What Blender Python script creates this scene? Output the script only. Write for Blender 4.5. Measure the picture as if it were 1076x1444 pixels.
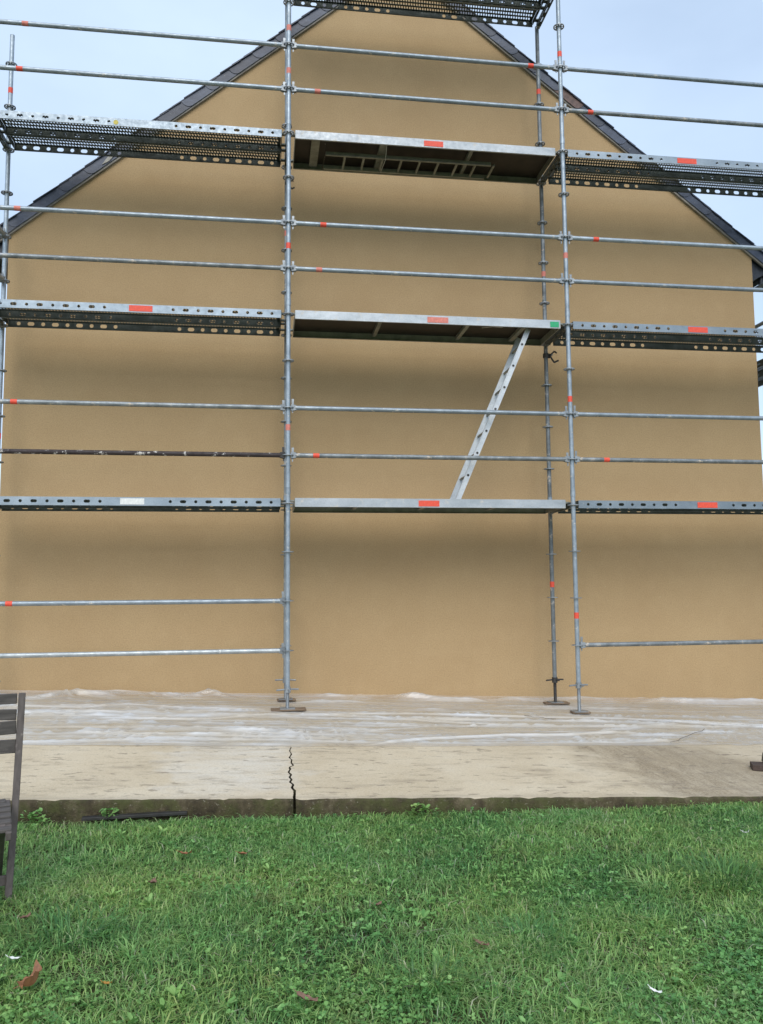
import bpy, bmesh, math, random
import numpy as np
from mathutils import Vector, Matrix
R = math.radians
random.seed(7)
rng = np.random.default_rng(11)
S = bpy.context.scene
for o in list(bpy.data.objects):
    bpy.data.objects.remove(o)
COL = S.collection

# ------------------------------------------------------------------ camera
CAM = Vector((-0.249, -8.545, -0.8951))
YAW, PITCH, ROLL = .1421, .0935, -.0085
fwd = Vector((math.sin(YAW) * math.cos(PITCH), math.cos(YAW) * math.cos(PITCH), math.sin(PITCH)))
rgt0 = Vector((math.cos(YAW), -math.sin(YAW), 0))
up0 = rgt0.cross(fwd)
rgt = math.cos(ROLL) * rgt0 + math.sin(ROLL) * up0
upv = -math.sin(ROLL) * rgt0 + math.cos(ROLL) * up0
cd = bpy.data.cameras.new('camera')
cam = bpy.data.objects.new('camera', cd)
COL.objects.link(cam)
M = Matrix((rgt, upv, -fwd)).transposed().to_4x4()
M.translation = CAM
cam.matrix_world = M
cd.sensor_fit = 'VERTICAL'
cd.sensor_height = 36
cd.sensor_width = 36
cd.lens = 1168.88 / 1444 * 36
cd.clip_start = .05
cd.clip_end = 2000
S.camera = cam

# ------------------------------------------------------------------ sky, sun, exposure
SUN_EL, SUN_AZ = R(43), R(186)          # azimuth measured clockwise from +Y: behind the camera, a little to the left
W = bpy.data.worlds.new('World')
S.world = W
W.use_nodes = True
nt = W.node_tree
nt.nodes.clear()
out = nt.nodes.new('ShaderNodeOutputWorld')
bg = nt.nodes.new('ShaderNodeBackground')
bg.inputs['Strength'].default_value = .10
sky = nt.nodes.new('ShaderNodeTexSky')
sky.sky_type = 'NISHITA'
sky.sun_disc = False
sky.sun_elevation = SUN_EL
sky.sun_rotation = SUN_AZ
sky.air_density = 1.0
sky.dust_density = 1.2
tc = nt.nodes.new('ShaderNodeTexCoord')
mp = nt.nodes.new('ShaderNodeMapping')
mp.inputs['Scale'].default_value = (1, 1, 2.2)
nz = nt.nodes.new('ShaderNodeTexNoise')
nz.inputs['Scale'].default_value = 2.3
nz.inputs['Detail'].default_value = 5
nz.inputs['Roughness'].default_value = .5
rp = nt.nodes.new('ShaderNodeValToRGB')
rp.color_ramp.elements[0].position = .3
rp.color_ramp.elements[0].color = (.60, .60, .60, 1)
rp.color_ramp.elements[1].position = .7
rp.color_ramp.elements[1].color = (.93, .93, .93, 1)
mx = nt.nodes.new('ShaderNodeMix')
mx.data_type = 'RGBA'
mx.inputs[7].default_value = (4.2, 5.2, 6.5, 1)      # overcast cloud, pale blue white
L = nt.links.new
L(tc.outputs['Generated'], mp.inputs['Vector'])
L(mp.outputs['Vector'], nz.inputs['Vector'])
L(nz.outputs['Fac'], rp.inputs['Fac'])
L(rp.outputs['Color'], mx.inputs['Factor'])
L(sky.outputs['Color'], mx.inputs[6])
L(mx.outputs[2], bg.inputs['Color'])
L(bg.outputs['Background'], out.inputs['Surface'])

sd = bpy.data.lights.new('sun', 'SUN')
sd.energy = 1.15
sd.angle = R(46)
sd.color = (1, .96, .9)
sun = bpy.data.objects.new('sun', sd)
COL.objects.link(sun)
sv = Vector((math.sin(SUN_AZ) * math.cos(SUN_EL), math.cos(SUN_AZ) * math.cos(SUN_EL), math.sin(SUN_EL)))
sun.rotation_euler = sv.to_track_quat('Z', 'Y').to_euler()
sun.location = (0, -6, 14)

S.view_settings.view_transform = 'Standard'
S.view_settings.look = 'None'
S.view_settings.exposure = 0.9
S.view_settings.gamma = 1
S.view_settings.use_curve_mapping = False


# ------------------------------------------------------------------ materials
class NM:
    def __init__(s, name):
        s.m = bpy.data.materials.new(name)
        s.m.use_nodes = True
        s.t = s.m.node_tree
        s.b = s.t.nodes['Principled BSDF']
        s.o = s.t.nodes['Material Output']
        s._c = None

    def n(s, kind, **kw):
        nd = s.t.nodes.new(kind)
        for k, v in kw.items():
            setattr(nd, k, v)
        return nd

    def l(s, a, b):
        s.t.links.new(a, b)

    def coord(s):
        if s._c is None:
            s._c = s.n('ShaderNodeTexCoord')
        return s._c.outputs['Object']

    def map(s, scale=(1, 1, 1), vec=None):
        m = s.n('ShaderNodeMapping')
        m.inputs['Scale'].default_value = scale
        s.l(vec or s.coord(), m.inputs['Vector'])
        return m.outputs['Vector']

    def noise(s, scale, detail=4, rough=.55, stretch=(1, 1, 1), dist=0):
        n = s.n('ShaderNodeTexNoise')
        n.inputs['Scale'].default_value = scale
        n.inputs['Detail'].default_value = detail
        n.inputs['Roughness'].default_value = rough
        n.inputs['Distortion'].default_value = dist
        s.l(s.map(stretch), n.inputs['Vector'])
        return n.outputs['Fac']

    def ramp(s, fac, stops):
        r = s.n('ShaderNodeValToRGB')
        e = r.color_ramp.elements
        while len(e) < len(stops):
            e.new(.5)
        for el, (p, c) in zip(e, stops):
            el.position = p
            el.color = (c, c, c, 1) if not hasattr(c, '__len__') else (*c, 1)
        s.l(fac, r.inputs['Fac'])
        return r.outputs['Color']

    def mix(s, fac, a, b, mode='MIX'):
        m = s.n('ShaderNodeMix', data_type='RGBA', blend_type=mode)
        for v, i in ((fac, 0), (a, 6), (b, 7)):
            if hasattr(v, 'is_linked'):
                s.l(v, m.inputs[i])
            else:
                m.inputs[i].default_value = v if i == 0 else (*v, 1)
        return m.outputs[2]

    def math(s, op, a, b=0.0, c=None):
        m = s.n('ShaderNodeMath', operation=op)
        for i, v in enumerate((a, b) if c is None else (a, b, c)):
            if hasattr(v, 'is_linked'):
                s.l(v, m.inputs[i])
            else:
                m.inputs[i].default_value = v
        return m.outputs[0]

    def rand(s):
        return s.n('ShaderNodeObjectInfo').outputs['Random']

    def bump(s, h, strength=.3, dist=.01):
        b = s.n('ShaderNodeBump')
        b.inputs['Strength'].default_value = strength
        b.inputs['Distance'].default_value = dist
        s.l(h, b.inputs['Height'])
        s.l(b.outputs['Normal'], s.b.inputs['Normal'])

    def set(s, color=None, rough=None, metal=None, spec=None):
        for v, k in ((color, 'Base Color'), (rough, 'Roughness'), (metal, 'Metallic'), (spec, 'Specular IOR Level')):
            if v is None:
                continue
            if hasattr(v, 'is_linked'):
                s.l(v, s.b.inputs[k])
            else:
                s.b.inputs[k].default_value = (*v, 1) if k == 'Base Color' else v
        return s.m


def galv(name, lo, hi, metal=.45, rough=.5, splash=None, sp=(.66, .70), spc=(.62, .6, .55), stretch=(1, 1, 1)):
    a = NM(name)
    big = a.noise(7, 4, .6, stretch)
    fine = a.noise(60, 3, .7)
    c = a.ramp(big, [(.3, lo), (.7, hi)])
    c = a.mix(a.math('MULTIPLY', a.ramp(fine, [(.5, 0), (.75, 1)]), .35), c, tuple(x * .55 for x in lo))
    tone = a.math('MULTIPLY_ADD', a.rand(), .35, .82)
    cc = a.n('ShaderNodeCombineColor')
    for i in range(3):
        a.l(tone, cc.inputs[i])
    c = a.mix(1.0, c, cc.outputs[0], 'MULTIPLY')
    if splash:
        f = a.ramp(a.noise(splash, 5, .7), [(sp[0], 0), (sp[1], 1)])
        c = a.mix(f, c, spc)
        a.set(metal=a.mix(f, (metal,) * 3, (0, 0, 0)))
    else:
        a.set(metal=metal)
    r = a.ramp(a.noise(25, 3), [(.3, rough - .12), (.7, rough + .15)])
    a.bump(fine, .15, .002)
    return a.set(color=c, rough=r)


M_TUBE = galv('galvanised_tube', (.23, .275, .31), (.40, .455, .50), .5, .45, 18, (.62, .66), (.52, .50, .45))
M_TUBE2 = galv('galvanised_tube_dirty', (.14, .155, .16), (.34, .37, .385), .45, .5, 14, (.6, .66), (.5, .44, .36))
M_RUST = galv('rusty_brown_tube', (.028, .020, .021), (.065, .048, .046), .1, .65, 13, (.57, .63), (.55, .52, .48))
M_SPLAT = galv('paint_splattered_tube', (.26, .29, .30), (.46, .49, .5), .5, .45, 11, (.62, .66), (.75, .74, .7))
M_CAST = galv('cast_steel', (.20, .22, .235), (.36, .385, .40), .6, .5)
M_DARKSTEEL = galv('dark_steel', (.035, .033, .032), (.085, .08, .075), .5, .55)
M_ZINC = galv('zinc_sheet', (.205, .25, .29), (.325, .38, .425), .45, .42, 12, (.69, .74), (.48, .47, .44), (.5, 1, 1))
M_DECKSHEET = galv('dark_deck_sheet', (.05, .062, .056), (.11, .128, .118), .5, .55, 10, (.68, .75), (.3, .28, .24))  # darker, greener tone than the zinc sheet
M_LAD = galv('ladder_aluminium', (.40, .43, .45), (.58, .60, .61), .3, .42, 15, (.62, .7), (.5, .49, .46))
M_ALU = galv('worn_aluminium', (.33, .365, .39), (.50, .53, .555), .3, .45, 11, (.58, .68), (.52, .50, .46), (.5, 1, 1))
M_ALUOLD = galv('dirty_aluminium', (.24, .25, .22), (.42, .42, .37), .4, .55, 15, (.64, .7), (.4, .37, .3))


def simple(name, col, rough=.6, metal=0, var=.25, sc=30, bump=.1):
    a = NM(name)
    f = a.noise(sc, 4)
    c = a.ramp(f, [(.3, tuple(x * (1 - var) for x in col)), (.7, tuple(min(1, x * (1 + var)) for x in col))])
    a.bump(f, bump, .003)
    return a.set(color=c, rough=rough, metal=metal)


M_RED = simple('red_marking', (.78, .085, .045), .55, 0, .12, 50)
M_REDFADE = simple('faded_red_marking', (.66, .21, .16), .6, 0, .2, 40)
M_GREENBAND = simple('green_marking', (.015, .36, .15), .5, 0, .15, 40)
M_WHITELAB = simple('white_sticker', (.72, .73, .70), .5, 0, .12, 40)
M_YELLOW = simple('yellow_paint', (.55, .45, .06), .5, 0, .3, 60)
M_PLY = simple('phenolic_plywood', (.022, .017, .014), .5, 0, .4, 9)
M_PALE = simple('pale_plastic_scrap', (.5, .5, .47), .5)
M_BLACK = simple('black_rubber', (.012, .012, .013), .5)

# --- wall render
a = NM('tan_render')
c = a.ramp(a.noise(.9, 5, .6), [(.3, (.465, .322, .172)), (.7, (.515, .366, .200))])
c = a.mix(a.math('MULTIPLY', a.ramp(a.noise(70, 6, .9), [(.38, 1), (.55, 0)]), .6), c, (.29, .192, .10))
c = a.mix(a.math('MULTIPLY', a.ramp(a.noise(5, 7, .7), [(.48, 0), (.7, 1)]), .12), c, (.6, .44, .26))
c = a.mix(a.math('MULTIPLY', a.ramp(a.noise(30, 2, .5), [(.70, 0), (.74, 1)]), .3), c, (.6, .48, .32))
a.bump(a.noise(120, 6, .8), .8, .006)
M_WALL = a.set(color=c, rough=.95, spec=.2)

# --- slate
a = NM('blue_grey_slate')
c = a.ramp(a.noise(14, 5, .6, (1, 1, 2)), [(.3, (.028, .037, .060)), (.7, (.058, .074, .112))])
tone = a.math('MULTIPLY_ADD', a.rand(), .6, .7)
cc = a.n('ShaderNodeCombineColor')
for i in range(3):
    a.l(tone, cc.inputs[i])
c = a.mix(1.0, c, cc.outputs[0], 'MULTIPLY')
c = a.mix(a.ramp(a.noise(40, 3, .6), [(.66, 0), (.72, 1)]), c, (.2, .2, .19))
a.bump(a.noise(50, 4), .3, .004)
M_SLATE = a.set(color=c, rough=.45)
M_SLATERUST = simple('rust_brown_slate', (.135, .082, .068), .6, 0, .35, 18)
M_VERGE = simple('grey_beige_verge_board', (.27, .25, .215), .8, 0, .2, 12)
M_ZDARK = simple('dark_zinc_gutter', (.04, .045, .055), .45, .3)
M_MORTAR = simple('pale_mortar', (.38, .36, .31), .9, 0, .2, 40)

# --- concrete slab
a = NM('beige_concrete')
xyz = a.n('ShaderNodeSeparateXYZ')
a.l(a.coord(), xyz.inputs[0])
X, Y = xyz.outputs[0], xyz.outputs[1]
n1 = a.noise(1.3, 6, .62)
n2 = a.noise(70, 5, .8)
c = a.ramp(n1, [(.25, (.51, .415, .28)), (.5, (.60, .50, .352)), (.75, (.67, .58, .435))])
# pale wash patch left of the crack
def band(v, lo, hi, soft):
    p = a.n('ShaderNodeMapRange', interpolation_type='SMOOTHSTEP')
    a.l(v, p.inputs[0]); p.inputs[1].default_value = lo - soft; p.inputs[2].default_value = lo + soft
    q = a.n('ShaderNodeMapRange', interpolation_type='SMOOTHSTEP')
    a.l(v, q.inputs[0]); q.inputs[1].default_value = hi - soft; q.inputs[2].default_value = hi + soft
    q.inputs[3].default_value = 1; q.inputs[4].default_value = 0
    return a.math('MULTIPLY', p.outputs[0], q.outputs[0])
wob = a.math('MULTIPLY_ADD', a.noise(3, 5, .65), 1.0, -.5)
Xw = a.math('ADD', X, wob)
pw = a.math('MULTIPLY', band(Xw, -.95, -.02, .12), band(a.math('ADD', Y, wob), -2.95, -1.2, .25))
pw = a.math('MULTIPLY', pw, a.ramp(a.noise(9, 5, .7, (.4, 1, 1)), [(.3, .15), (.65, 1)]))
c = a.mix(a.math('MULTIPLY', pw, .55), c, (.68, .65, .59))
# gritty scoured band on the right
sk = a.math('ADD', Xw, a.math('MULTIPLY', Y, .17))
gr = a.math('MULTIPLY', band(sk, 2.0, 3.3, .28), band(Y, -9, -1.5, .12))
grit = a.ramp(n2, [(.35, 0), (.62, 1)])
streak = a.ramp(a.noise(4, 6, .75, (2.2, .45, 1), .8), [(.38, 0), (.62, 1)])
c = a.mix(a.math('MULTIPLY', gr, a.math('MULTIPLY_ADD', grit, .75, a.math('MULTIPLY', streak, .38))), c, (.21, .16, .10))
c = a.mix(a.math('MULTIPLY', band(sk, 2.6, 9, .3), .3), c, (.36, .30, .215))
# scuffs, dirt, light grains
sc = a.ramp(a.noise(5, 6, .72, (.5, 1.6, 1)), [(.53, 0), (.68, 1)])
c = a.mix(a.math('MULTIPLY', sc, .55), c, (.25, .20, .145))
sc2 = a.ramp(a.noise(15, 4, .6, (.5, 1.3, 1)), [(.60, 0), (.645, 1)])
c = a.mix(a.math('MULTIPLY', sc2, .6), c, (.17, .135, .10))
c = a.mix(a.math('MULTIPLY', a.ramp(n2, [(.35, 1), (.52, 0)]), .4), c, (.30, .24, .16))
c = a.mix(a.math('MULTIPLY', a.ramp(a.noise(140, 2, .5), [(.63, 0), (.70, 1)]), .6), c, (.68, .62, .52))
# wet dirty rim along the front edge
rim = a.n('ShaderNodeMapRange', interpolation_type='SMOOTHSTEP')
a.l(a.math('ADD', Y, a.math('MULTIPLY', wob, .18)), rim.inputs[0])
rim.inputs[1].default_value = -3.12; rim.inputs[2].default_value = -2.98
rim.inputs[3].default_value = .55; rim.inputs[4].default_value = 0
c = a.mix(rim.outputs[0], c, (.31, .26, .19))
a.bump(n2, .4, .006)
M_CONC = a.set(color=c, rough=.85, spec=.3)

a = NM('mossy_slab_edge')
c = a.ramp(a.noise(9, 6, .7, (1, 1, .6)), [(.32, (.026, .019, .010)), (.5, (.07, .053, .027)), (.68, (.15, .12, .07))])
c = a.mix(a.ramp(a.noise(6, 5, .7), [(.45, 0), (.62, .8)]), c, (.07, .075, .02))
c = a.mix(a.ramp(a.noise(55, 3, .6), [(.64, 0), (.72, .7)]), c, (.26, .23, .17))
a.bump(a.noise(45, 5, .7), .8, .02)
M_MOSS = a.set(color=c, rough=.95)

# --- plastic sheet: opacity follows the folds (glints painted white, besides film layers and dust)
a = NM('clear_dust_sheet')
at = a.n('ShaderNodeAttribute', attribute_name='fold')
n1 = a.noise(2.2, 5, .6, (.35, 2.2, 1))
n2 = a.noise(9, 6, .7, (.13, 3.2, 1), .8)
op = a.math('MULTIPLY_ADD', a.ramp(n1, [(.35, 0), (.75, 1)]), .16, .17)
op = a.math('ADD', op, a.math('MULTIPLY', a.ramp(n2, [(.5, 0), (.62, 1)]), .10))
op = a.math('ADD', op, a.math('MULTIPLY', at.outputs['Fac'], .62))
op = a.math('MINIMUM', op, .92)
c = a.ramp(a.noise(3, 5, .6, (.5, 1.5, 1)), [(.38, (.68, .62, .53)), (.6, (.75, .76, .77))])
a.set(color=c, rough=.32, spec=.5)
tr = a.n('ShaderNodeBsdfTransparent')
tr.inputs[0].default_value = (.97, .965, .95, 1)
gl = a.n('ShaderNodeBsdfGlossy')
gl.inputs['Roughness'].default_value = .25
ms0 = a.n('ShaderNodeMixShader')
ms0.inputs[0].default_value = .07
a.l(tr.outputs[0], ms0.inputs[1]); a.l(gl.outputs[0], ms0.inputs[2])
ms = a.n('ShaderNodeMixShader')
a.l(op, ms.inputs[0]); a.l(ms0.outputs[0], ms.inputs[1]); a.l(a.b.outputs[0], ms.inputs[2])
a.l(ms.outputs[0], a.o.inputs['Surface'])
M_PLASTIC = a.m

# --- soil / lawn base
a = NM('lawn_soil')
c = a.ramp(a.noise(14, 6, .7), [(.3, (.05, .055, .024)), (.6, (.10, .098, .05)), (.8, (.17, .15, .10))])
c = a.mix(a.ramp(a.noise(5, 5, .7), [(.42, 0), (.6, .85)]), c, (.035, .062, .018))
a.bump(a.noise(40, 5, .7), .9, .03)
M_SOIL = a.set(color=c, rough=1, spec=.1)


def leafmat(name, stops, trans=.42, rough=.38):
    a = NM(name)
    at = a.n('ShaderNodeAttribute', attribute_name='tint')
    c = a.ramp(at.outputs['Fac'], stops)
    c = a.mix(a.math('MULTIPLY', a.ramp(a.noise(1.6, 4, .6), [(.35, 0), (.65, 1)]), .75), c, (.62, .86, 1.0), 'MULTIPLY')
    c = a.mix(a.math('MULTIPLY', a.ramp(a.noise(4.5, 5, .7), [(.56, 0), (.7, 1)]), .45), c, (.30, .29, .12))
    a.set(color=c, rough=rough, spec=.35)
    tl = a.n('ShaderNodeBsdfTranslucent')
    a.l(c, tl.inputs[0])
    ms = a.n('ShaderNodeMixShader')
    ms.inputs[0].default_value = trans
    a.l(a.b.outputs[0], ms.inputs[1]); a.l(tl.outputs[0], ms.inputs[2])
    a.l(ms.outputs[0], a.o.inputs['Surface'])
    return a.m


M_GRASS = leafmat('grass_blades', [(0, (.095, .21, .065)), (.35, (.245, .44, .12)), (.65, (.43, .61, .19)),
                                   (.9, (.45, .53, .18)), (1, (.62, .56, .36))])
M_CLOVER = leafmat('clover_leaves', [(0, (.095, .22, .06)), (.5, (.205, .39, .10)), (1, (.37, .55, .17))], .3, .45)
M_BUSH = leafmat('hedge_leaves', [(0, (.02, .045, .015)), (1, (.06, .11, .035))])


def wood(name, lo, hi, stretch):
    a = NM(name)
    f = a.noise(9, 6, .65, stretch, .4)
    c = a.ramp(f, [(.25, lo), (.75, hi)])
    c = a.mix(a.ramp(a.noise(18, 4, .6), [(.62, 0), (.72, .6)]), c, tuple(x * 1.8 for x in hi))
    a.bump(f, .5, .004)
    return a.set(color=c, rough=.8)


M_CHAIR = wood('weathered_grey_wood', (.062, .050, .045), (.150, .125, .112), (4, 4, 1))
M_CHAIRSLAT = wood('weathered_grey_slat', (.046, .040, .036), (.118, .103, .092), (1, 4, 6))
M_BOARD = wood('brown_sole_wood', (.10, .065, .04), (.24, .17, .11), (1, 5, 5))
M_DARKWOOD = wood('dark_brown_wood', (.030, .020, .016), (.085, .055, .042), (1, 5, 5))
M_LEAF = simple('dry_brown_leaf', (.27, .115, .05), .6, 0, .4, 40)
M_LEAF2 = simple('dull_brown_leaf', (.19, .105, .07), .7, 0, .4, 40)
M_LEAF3 = simple('orange_leaf', (.42, .22, .04), .6, 0, .3, 40)
M_FEATHER = simple('white_scrap', (.72, .72, .69), .6, 0, .1, 60)


# ------------------------------------------------------------------ mesh helpers
class MB:
    def __init__(s):
        s.v, s.f, s.mi = [], [], []

    def add(s, vs, fs, mi=0):
        o = len(s.v)
        s.v += [tuple(v) for v in vs]
        s.f += [tuple(i + o for i in f) for f in fs]
        s.mi += [mi] * len(fs)
        return s

    def box(s, c, d, m=None, mi=0):
        x, y, z = d[0] / 2, d[1] / 2, d[2] / 2
        vs = [Vector((i * x, j * y, k * z)) for i in (-1, 1) for j in (-1, 1) for k in (-1, 1)]
        if m is not None:
            vs = [m @ v for v in vs]
        c = Vector(c)
        return s.add([v + c for v in vs], [(0, 1, 3, 2), (4, 6, 7, 5), (0, 4, 5, 1), (2, 3, 7, 6), (0, 2, 6, 4), (1, 5, 7, 3)], mi)

    def bar(s, p0, p1, w, h, up=(0, 0, 1), mi=0):
        p0, p1 = Vector(p0), Vector(p1)
        d = (p1 - p0)
        x = d.normalized()
        y = Vector(up).cross(x)
        if y.length < 1e-4:
            y = Vector((1, 0, 0)).cross(x)
        y.normalize()
        z = x.cross(y)
        m = Matrix((x, y, z)).transposed()
        return s.box((p0 + p1) / 2, (d.length, w, h), m, mi)

    def tube(s, p0, p1, r, n=16, r1=None, cap=True):
        p0, p1 = Vector(p0), Vector(p1)
        r1 = r if r1 is None else r1
        x = (p1 - p0).normalized()
        y = x.orthogonal().normalized()
        z = x.cross(y)
        vs = []
        for p, rr in ((p0, r), (p1, r1)):
            vs += [p + rr * (math.cos(2 * math.pi * i / n) * y + math.sin(2 * math.pi * i / n) * z) for i in range(n)]
        fs = [(i, (i + 1) % n, n + (i + 1) % n, n + i) for i in range(n)]
        if cap:
            fs += [tuple(range(n - 1, -1, -1)), tuple(range(n, 2 * n))]
        return s.add(vs, fs)

    def annulus(s, r0, r1, z0, z1, n=20):
        vs = []
        for r, z in ((r0, z0), (r1, z0), (r1, z1), (r0, z1)):
            vs += [(r * math.cos(2 * math.pi * i / n), r * math.sin(2 * math.pi * i / n), z) for i in range(n)]
        fs = []
        for k in range(4):
            a0, b0 = k * n, ((k + 1) % 4) * n
            fs += [(a0 + i, a0 + (i + 1) % n, b0 + (i + 1) % n, b0 + i) for i in range(n)]
        return s.add(vs, fs)

    def prism(s, poly, off, mi=0):
        """poly: list of 3D points (planar), extruded by vector off"""
        n = len(poly)
        vs = [Vector(p) for p in poly] + [Vector(p) + Vector(off) for p in poly]
        fs = [tuple(range(n)), tuple(range(2 * n - 1, n - 1, -1))] + [(i, i + n, (i + 1) % n + n, (i + 1) % n) for i in range(n)]
        return s.add(vs, fs, mi)

    def mesh(s, name, mats, smooth=False, bevel=0):
        me = bpy.data.meshes.new(name)
        me.from_pydata(s.v, [], s.f)
        for m in (mats if isinstance(mats, (list, tuple)) else [mats]):
            me.materials.append(m)
        me.polygons.foreach_set('material_index', s.mi)
        bm = bmesh.new()
        bm.from_mesh(me)
        bmesh.ops.recalc_face_normals(bm, faces=bm.faces)
        if bevel:
            bmesh.ops.bevel(bm, geom=list(bm.edges), offset=bevel, segments=1, affect='EDGES', profile=.5)
        bm.to_mesh(me)
        bm.free()
        if smooth:
            me.shade_smooth()
            me.set_sharp_from_angle(angle=R(40))
        me.update()
        return me


def tag(o, label=None, cat=None, group=None, kind=None):
    for k, v in (('label', label), ('category', cat), ('group', group), ('kind', kind)):
        if v:
            o[k] = v
    return o


def obj(name, me, parent=None, loc=(0, 0, 0), rot=None, mat=None):
    o = bpy.data.objects.new(name, me)
    COL.objects.link(o)
    o.parent = parent
    o.location = loc
    if rot is not None:
        o.rotation_euler = rot
    if mat is not None:            # material on this copy only
        o.material_slots[0].link = 'OBJECT'
        o.material_slots[0].material = mat
    return o


def thing(name, label, cat, loc=(0, 0, 0), rot=(0, 0, 0), group=None):
    o = bpy.data.objects.new(name, None)
    o.empty_display_size = .1
    COL.objects.link(o)
    o.location = loc
    o.rotation_euler = rot
    return tag(o, label, cat, group)


# value noise on numpy arrays
_tab = rng.random((256, 256))


def vnoise(x, y):
    xi, yi = np.floor(x).astype(int), np.floor(y).astype(int)
    fx, fy = x - xi, y - yi
    fx, fy = fx * fx * (3 - 2 * fx), fy * fy * (3 - 2 * fy)
    g = lambda i, j: _tab[i % 256, j % 256]
    return (g(xi, yi) * (1 - fx) + g(xi + 1, yi) * fx) * (1 - fy) + (g(xi, yi + 1) * (1 - fx) + g(xi + 1, yi + 1) * fx) * fy


def fbm(x, y, o=4):
    t, a_, s_ = 0, .5, 0
    for k in range(o):
        t = t + a_ * vnoise(x * 2 ** k + 17.3 * k, y * 2 ** k + 5.1 * k)
        s_ += a_
        a_ *= .5
    return t / s_


# ------------------------------------------------------------------ ground heights
EY = -3.10                                  # front edge of the slab


def slab_z(x, y):
    return -2.105 - .038 * np.clip(x, -12, 14) - .04 * np.maximum(0, -.3 - y)


def lawn_z(x, y):
    return slab_z(x, EY) - .125 + .026 * np.clip(x - .5, 0, 2.6) - .04 * np.clip(EY - y, -1, 12)


def grid_mesh(name, XX, YY, ZZ, mat, smooth=True):
    ny, nx = XX.shape
    v = np.stack([XX, YY, ZZ], -1).reshape(-1, 3)
    i = np.arange(ny * nx).reshape(ny, nx)
    q = np.stack([i[:-1, :-1], i[:-1, 1:], i[1:, 1:], i[1:, :-1]], -1).reshape(-1, 4)
    me = bpy.data.meshes.new(name)
    me.vertices.add(len(v)); me.vertices.foreach_set('co', v.ravel())
    me.loops.add(q.size); me.loops.foreach_set('vertex_index', q.ravel())
    me.polygons.add(len(q)); me.polygons.foreach_set('loop_start', np.arange(0, q.size, 4))
    me.materials.append(mat)
    me.update(calc_edges=True)
    if smooth:
        me.shade_smooth()
    return me


xs = np.unique(np.concatenate([np.linspace(-400, -12, 14), np.linspace(-12, -4, 17), np.linspace(-4, 5, 150), np.linspace(5, 14, 19), np.linspace(14, 400, 14)]))
ys = np.unique(np.concatenate([np.linspace(-400, -12, 14), np.linspace(-12, -6.5, 14), np.linspace(-6.5, -2.9, 80), np.linspace(-2.9, 14, 12), np.linspace(14, 400, 12)]))
XX, YY = np.meshgrid(xs, ys)
ZZ = lawn_z(XX, YY) + .03 * (fbm(XX * 1.3, YY * 1.3, 3) - .5) * (np.abs(XX) < 12)
ZZ = np.where(YY > -2.85, lawn_z(XX, EY) - .12, ZZ)
tag(obj('lawn_ground', grid_mesh('lawn_ground', XX, YY, ZZ, M_SOIL)), kind='structure')

# ------------------------------------------------------------------ concrete slab in two pieces along the crack
CR = [(-3.2, -.046), (-3.05, -.044), (-2.98, -.040), (-2.91, -.036), (-2.84, -.052), (-2.76, -.040), (-2.70, -.062), (-2.64, -.046), (-2.58, -.060),
      (-2.50, -.046), (-2.44, -.064), (-2.36, -.048), (-2.29, -.052), (-2.24, -.022), (-2.15, -.034), (-2.07, -.026), (-2.0, -.044),
      (-1.88, -.022), (-1.78, -.034), (-1.65, -.018), (-1.3, -.03), (-.6, -.02), (.3, -.06), (1.3, -.05)]
cry, crx = np.array([c[0] for c in CR]), np.array([c[1] for c in CR])


def crack(y, side):
    w = np.interp(y, [-3.2, -2.9, -2.2, -1.75, -1.6, 1.3], [.020, .017, .013, .009, .002, .0015])
    jag = .004 * (vnoise(y * 60 + side * 31, y * 0 + side) - .5)
    return np.interp(y, cry, crx) + side * w / 2 + jag


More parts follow.
